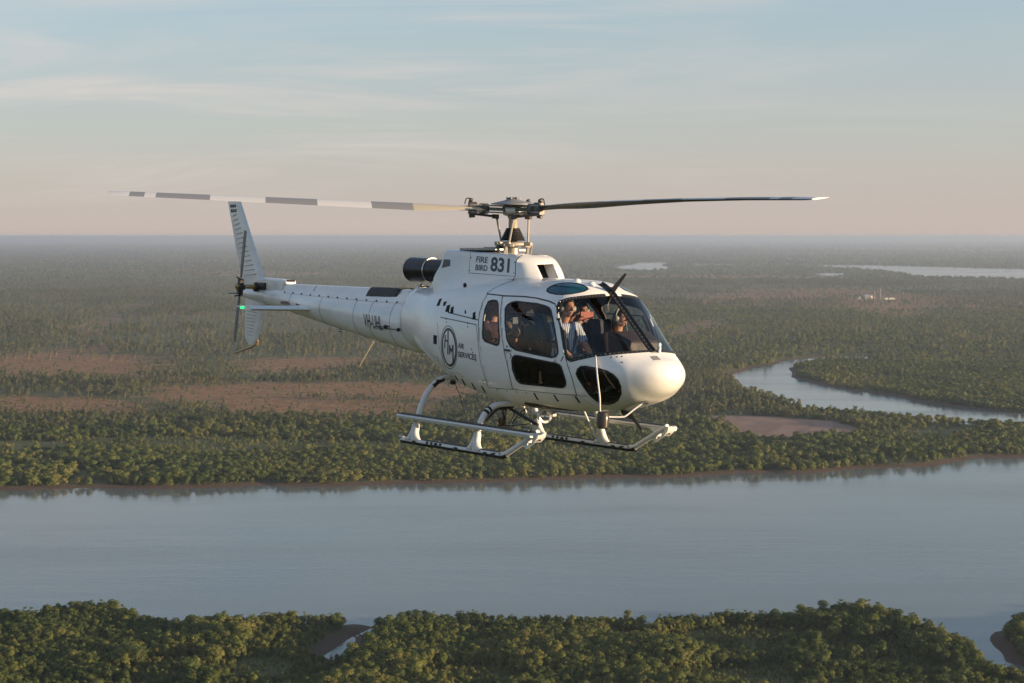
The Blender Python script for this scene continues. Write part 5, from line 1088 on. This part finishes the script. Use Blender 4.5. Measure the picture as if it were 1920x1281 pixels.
def crown_arrays(rs, h, w, n_lump, n_leaf, leaf, base=.25, flat=.75):
    """leaf sprays gathered in lumps that fill a crown h tall and w wide"""
    V, NN = [], []
    lumps = []
    for k in range(n_lump):
        a = rs.uniform(0, 2 * np.pi); q = math.sqrt(rs.uniform(0, 1)); zz = rs.uniform(base + .12, 1.0)
        rad = w / 2 * q * (1 - .55 * max(0, (zz - .55) / .45) ** 1.4) * .85
        lumps.append((rad * math.cos(a), rad * math.sin(a), h * zz - .14 * w, rs.uniform(.16, .27) * w))
    lumps.append((0, 0, h * .62, .30 * w))
    for lx, ly, lz, lr in lumps:
        m = int(n_leaf * (lr / (.21 * w)) ** 2)
        d = rs.normal(size=(m, 3)); d /= np.linalg.norm(d, axis=1)[:, None]; d[:, 2] = np.where(d[:, 2] < -.35, -d[:, 2], d[:, 2])
        p = np.array([lx, ly, lz]) + d * lr * rs.uniform(.80, 1.04, (m, 1)) * np.array([1, 1, flat])
        nn = d + rs.normal(size=(m, 3)) * .45; nn /= np.linalg.norm(nn, axis=1)[:, None]
        o = p - np.array([0, 0, h * .45]); o /= np.linalg.norm(o, axis=1)[:, None]; e = d * .75 + o * .45 + rs.normal(size=(m, 3)) * .22; e /= np.linalg.norm(e, axis=1)[:, None]; nn *= np.sign((nn * e).sum(1))[:, None]
        t1 = np.cross(nn, rs.normal(size=(m, 3))); t1 /= np.linalg.norm(t1, axis=1)[:, None]; t2 = np.cross(nn, t1)
        s = leaf * rs.uniform(.7, 1.35, (m, 1))
        q = np.stack([p - t1 * s, p - t2 * s * .75, p + t1 * s, p + t2 * s * .75], 1)
        NN.append(e); V.append(q)
    q = np.concatenate(V).reshape(-1, 3); f = np.arange(len(q)).reshape(-1, 4)
    return q, f, np.repeat(np.concatenate(NN), 4, 0)
def trunk_arrays(rs, h, r0, limbs, spread, n=5):
    V, Fc = [], []
    def tube(pts, rads):
        b = len(V)
        for p, r in zip(pts, rads):
            for k in range(n): V.append((p[0] + r * math.cos(2 * math.pi * k / n), p[1] + r * math.sin(2 * math.pi * k / n), p[2]))
        for i in range(len(pts) - 1):
            for k in range(n): Fc.append((b + i * n + k, b + i * n + (k + 1) % n, b + (i + 1) * n + (k + 1) % n, b + (i + 1) * n + k))
    lean = rs.normal(size=2) * .05 * h
    tube([(0, 0, -.4), (lean[0] * .3, lean[1] * .3, h * .3), (lean[0], lean[1], h * .62)], [r0 * 1.25, r0, r0 * .6])
    for k in range(limbs):
        a = rs.uniform(0, 6.28); z = h * rs.uniform(.25, .55)
        tube([(lean[0] * z / h, lean[1] * z / h, z), (spread * .45 * math.cos(a), spread * .45 * math.sin(a), z + h * .18), (spread * .8 * math.cos(a), spread * .8 * math.sin(a), z + h * .32)], [r0 * .55, r0 * .4, r0 * .18])
    return np.array(V), Fc
def tree_meshes(kind, n, leafmat, barkmat, fn):
    out = []
    for k in range(n):
        rs = np.random.default_rng(100 * n + k + len(kind)); (cv, cf, cn), (tv, tf) = fn(rs)
        mc = bpy.data.meshes.new(kind + '_crown'); mc.from_pydata(cv.tolist(), [], cf.tolist()); mc.materials.append(leafmat); mc.polygons.foreach_set('use_smooth', np.ones(len(mc.polygons), bool)); mc.normals_split_custom_set_from_vertices(cn.tolist())
        mt = bpy.data.meshes.new(kind + '_trunk'); mt.from_pydata(tv.tolist(), [], tf); mt.materials.append(barkmat)
        mb = bpy.data.meshes.new(kind); mb.from_pydata(np.vstack([cv, tv]).tolist(), [], cf.tolist() + [tuple(i + len(cv) for i in f) for f in tf])
        mb.materials.append(leafmat); mb.materials.append(barkmat)
        mi = np.zeros(len(mb.polygons), np.int32); mi[len(cf):] = 1; mb.polygons.foreach_set('material_index', mi); mb.polygons.foreach_set('use_smooth', mi == 0)
        tn = np.c_[tv[:, :2] * 1.0, np.full(len(tv), .01)]; tn /= np.linalg.norm(tn, axis=1)[:, None] + 1e-6; mb.normals_split_custom_set_from_vertices(np.vstack([cn, tn]).tolist())
        out.append((mc, mt, mb))
    return out
def mang(rs):
    h = rs.uniform(3.8, 5.2); w = rs.uniform(2.3, 3.3)
    return crown_arrays(rs, h, w, 13, 78, .105, base=.12), trunk_arrays(rs, h, .11, 4, w / 2)
def wood(rs):
    h = rs.uniform(5.0, 7.6); w = rs.uniform(3.2, 5.0)
    return crown_arrays(rs, h, w, 9, 44, .19, base=.32), trunk_arrays(rs, h * 1.1, .12, 3, w / 2)
def mangfar(rs):
    h = rs.uniform(2.9, 4.1); w = rs.uniform(2.9, 4.2)
    return crown_arrays(rs, h, w, 11, 60, .135, base=.08), trunk_arrays(rs, h, .10, 3, w / 2)
def farclump(rs):
    h = rs.uniform(5, 8); w = rs.uniform(8, 14)
    return crown_arrays(rs, h, w, 12, 16, .8, base=.15), trunk_arrays(rs, h, .2, 1, w / 3)
T_MANG = tree_meshes('mangrove_tree', 8, M_MANG, M_BARK, mang)
T_MFAR = tree_meshes('creek_mangrove', 8, M_MANG, M_BARK, mangfar)
T_WOOD = tree_meshes('woodland_tree', 6, M_WOOD, M_PALE, wood)
T_FAR = tree_meshes('far_tree', 5, M_WOOD, M_BARK, farclump)
def scatter_stuff(name, label, P, S, meshes, seed):
    """one object: trees stood on its points by geometry nodes"""
    src = bpy.data.collections.new(name + '_kinds')
    for i, m in enumerate(meshes): src.objects.link(bpy.data.objects.new(f'{name}_kind', m[2]))
    me = bpy.data.meshes.new(name); me.vertices.add(len(P)); me.vertices.foreach_set('co', P.ravel().astype(np.float32))
    r = np.random.default_rng(seed)
    for nm, ty, val in (('size', 'FLOAT', S), ('turn', 'FLOAT', r.uniform(0, 6.28, len(P))), ('pick', 'INT', r.integers(0, len(meshes), len(P)))):
        at_ = me.attributes.new(nm, ty, 'POINT'); at_.data.foreach_set('value', np.asarray(val).astype(np.int32 if ty == 'INT' else np.float32))
    o = link(bpy.data.objects.new(name, me)); tag(o, label, kind='stuff')
    ng = bpy.data.node_groups.new(name, 'GeometryNodeTree')
    ng.interface.new_socket('Geometry', in_out='INPUT', socket_type='NodeSocketGeometry'); ng.interface.new_socket('Geometry', in_out='OUTPUT', socket_type='NodeSocketGeometry')
    N, L = ng.nodes, ng.links
    i = N.new('NodeGroupInput'); q = N.new('NodeGroupOutput'); ip = N.new('GeometryNodeInstanceOnPoints'); ci = N.new('GeometryNodeCollectionInfo')
    ci.inputs['Collection'].default_value = src; ci.inputs['Separate Children'].default_value = True; ci.inputs['Reset Children'].default_value = True
    def named(nm, ty):
        a = N.new('GeometryNodeInputNamedAttribute'); a.data_type = ty; a.inputs['Name'].default_value = nm; return a.outputs['Attribute']
    cx = N.new('ShaderNodeCombineXYZ'); L.new(named('turn', 'FLOAT'), cx.inputs[2])
    L.new(i.outputs[0], ip.inputs['Points']); L.new(ci.outputs[0], ip.inputs['Instance']); ip.inputs['Pick Instance'].default_value = True
    L.new(named('pick', 'INT'), ip.inputs['Instance Index']); L.new(cx.outputs[0], ip.inputs['Rotation']); L.new(named('size', 'FLOAT'), ip.inputs['Scale'])
    L.new(ip.outputs[0], q.inputs[0])
    md = o.modifiers.new('stand', 'NODES'); md.node_group = ng
    return o
def sector(r0, r1, n, half=24.0, power=1.0):
    u = rng.uniform(0, 1, n); r = np.sqrt(r0 ** 2 + u * (r1 ** 2 - r0 ** 2)) if power else np.exp(np.log(r0) + u * np.log(r1 / r0))
    a = np.radians(rng.uniform(-half, half, n)); return r * np.sin(a), r * np.cos(a), r
def keep(x, y, r):
    w = water_sd(x, y); fl = sdist(FLAT_P, x, y); cl = clear_sd(x, y)
    return w, fl, cl
# near bank
x, y, r = sector(300, 600, 98000, half=32)
w, fl, cl = keep(x, y, r); ok = (w < np.where((np.abs(x + 57) < 26) & (y < 520), -3.0, -1.6)) & (y < 640)
lw = np.full(x.shape, -400.0)
for p in LOW: lw = np.maximum(lw, sdist(densify(p, n=3, seed=12), x, y))
glade = fbm(x, y, 38, 3, 51); low = (lw > (fbm(x, y, 9, 2, 5) - .5) * 14) | (glade > .66)
low &= (w < -9)
ok &= ~(low & (rng.uniform(0, 1, len(x)) < .25))
near = np.c_[x, y, height(x, y, w)][ok]; lows = low[ok]
S = (.30 + 1.35 * fbm(near[:, 0], near[:, 1], 24, 3, 8)) * rng.uniform(.7, 1.25, len(near)) * np.where(lows, .42, 1.0) * .87 * np.where((np.abs(near[:, 0] + 56) < 14) & (near[:, 1] > 405) & (near[:, 1] < 462), .6, 1.0) * 1.0
ordr = np.argsort(np.hypot(near[:, 0], near[:, 1])); near, S, lows = near[ordr], S[ordr], lows[ordr]
# the 300 nearest crowns in the frame are trees of their own
def to_px(P):
    d = P[:, 1] * CP - (P[:, 2] - ALT) * SP; u = P[:, 1] * SP + (P[:, 2] - ALT) * CP
    return W0 / 2 + FPX * P[:, 0] / d, H0 / 2 - FPX * u / d
top = near.copy(); top[:, 2] += 4.0 * S
qx, qy = to_px(top)
cand = np.where((qx > -5) & (qx < 1925) & (qy < 1276) & (S > .6))[0][:300]
pick = np.zeros(len(near), bool); pick[cand] = True
T_LABEL = 'mangrove tree with rounded olive green crown in the dense wood on the near bank'
for k in np.where(pick)[0]:
    e = bpy.data.objects.new('mangrove_tree', None); COL.objects.link(e); e.location = near[k]; e.rotation_euler = (0, 0, rng.uniform(0, 6.28)); e.scale = (S[k],) * 3
    tag(e, T_LABEL, 'tree', 'mangrove trees on the near bank')
    mc, mt, _ = T_MANG[rng.integers(0, len(T_MANG))]
    link(bpy.data.objects.new('crown', mc), e); link(bpy.data.objects.new('trunk', mt), e)
scatter_stuff('near_mangrove_forest', 'dense olive mangrove wood along the near bank', near[~pick], S[~pick], T_MANG, 1)
# far bank: closed mangrove by the water, open woodland with dry clearings behind
x, y, r = sector(700, 1500, 165000, half=30)
w, fl, cl = keep(x, y, r); u = rng.uniform(0, 1, len(x)); th = fbm(x, y, 170, 4, 21)
lf_ = np.full(x.shape, -400.0)
for p in LOWF: lf_ = np.maximum(lf_, sdist(densify(p, n=3, seed=14), x, y))
lf_ = lf_ + (fbm(x, y, 40, 3, 61) - .5) * 50
shore = np.clip((1150 - y - .10 * np.abs(x)) / 220, 0, 1); right = np.clip((x - 60) / 160, 0, 1); lowc = (x > 90) & (y > 1000)
dens = np.maximum(np.maximum(shore, right), np.clip((th - .36) * 3.2, .10, 1)); glade = fbm(x, y, 60, 3, 77)
ok = (w < -2.2) & (fl < -2) & (y > 640) & (u < dens) & ~((glade > .66) & (rng.uniform(0, 1, len(x)) < .8))
ok &= ~((lf_ > 0) & (rng.uniform(0, 1, len(x)) < .72))
ok &= ~((cl > -4) & (rng.uniform(0, 1, len(x)) < np.clip(.38 + cl / 60 + (fbm(x, y * 2.5, 60, 3, 91) - .5) * 1.6, .1, .85)))
P = np.c_[x, y, height(x, y, w)][ok]; mang_like = rng.uniform(0, 1, len(P)) < np.clip(np.maximum(shore, right)[ok], .15, 1)
S = (.55 + .75 * fbm(P[:, 0], P[:, 1], 60, 3, 18)) * rng.uniform(.65, 1.25, len(P)) * np.where(rng.uniform(0, 1, len(P)) < .04, 1.4, 1) * np.where((cl[ok] > 0) | (lf_[ok] > 0), rng.uniform(.35, .9, len(P)), 1)
scatter_stuff('far_mangrove_forest', 'olive mangrove wood along the far bank and creek', P[mang_like], S[mang_like] * 1.06 * np.where(lowc[ok][mang_like], .9, 1.0), T_MFAR, 2)
Wd, Ws = P[~mang_like], S[~mang_like]
# more woodland further out
x, y, r = sector(1500, 4200, 125000, half=29)
w, fl, cl = keep(x, y, r); th = fbm(x, y, 420, 4, 23); u = rng.uniform(0, 1, len(x))
mg = (x > .02 * y) & (r < 2600) & (rng.uniform(0, 1, len(x)) < .9)
ok = (w < -3) & (u < np.where(mg, 1, np.clip((th - .34) * 3.5, .10, 1))) & ~((cl > -8) & (rng.uniform(0, 1, len(x)) < np.clip(.7 + (fbm(x, y * 2.5, 90, 3, 92) - .5) * 1.6, .1, .9)))
P2 = np.c_[x, y, height(x, y, w)][ok]; S2 = rng.uniform(.8, 1.25, len(P2)) * (.8 + .5 * fbm(x[ok], y[ok], 300, 3, 3)); mk = mg[ok]
scatter_stuff('creek_mangrove_forest', 'low mangrove wood beyond the bend of the creek', P2[mk], S2[mk] * 1.15, T_MFAR, 5); P2, S2 = P2[~mk], S2[~mk]
scatter_stuff('open_woodland', 'open woodland of thin trees between dry grass clearings', np.vstack([Wd, P2]), np.concatenate([Ws * .8, S2]), T_WOOD, 3)
x, y, r = sector(4200, 34000, 70000, half=28, power=0)
w, fl, cl = keep(x, y, r); th = fbm(x, y, 1500, 4, 29)
ok = (w < -12) & (rng.uniform(0, 1, len(x)) < np.clip((th - .3) * 3.5, .15, 1))
P3 = np.c_[x, y, height(x, y, w)][ok]; S3 = rng.uniform(.7, 1.3, len(P3)) * np.clip(r[ok] / 7000, .8, 2.2)
scatter_stuff('distant_woodland', 'far woodland fading into the haze', P3, S3 * np.array(.9), T_FAR, 4)
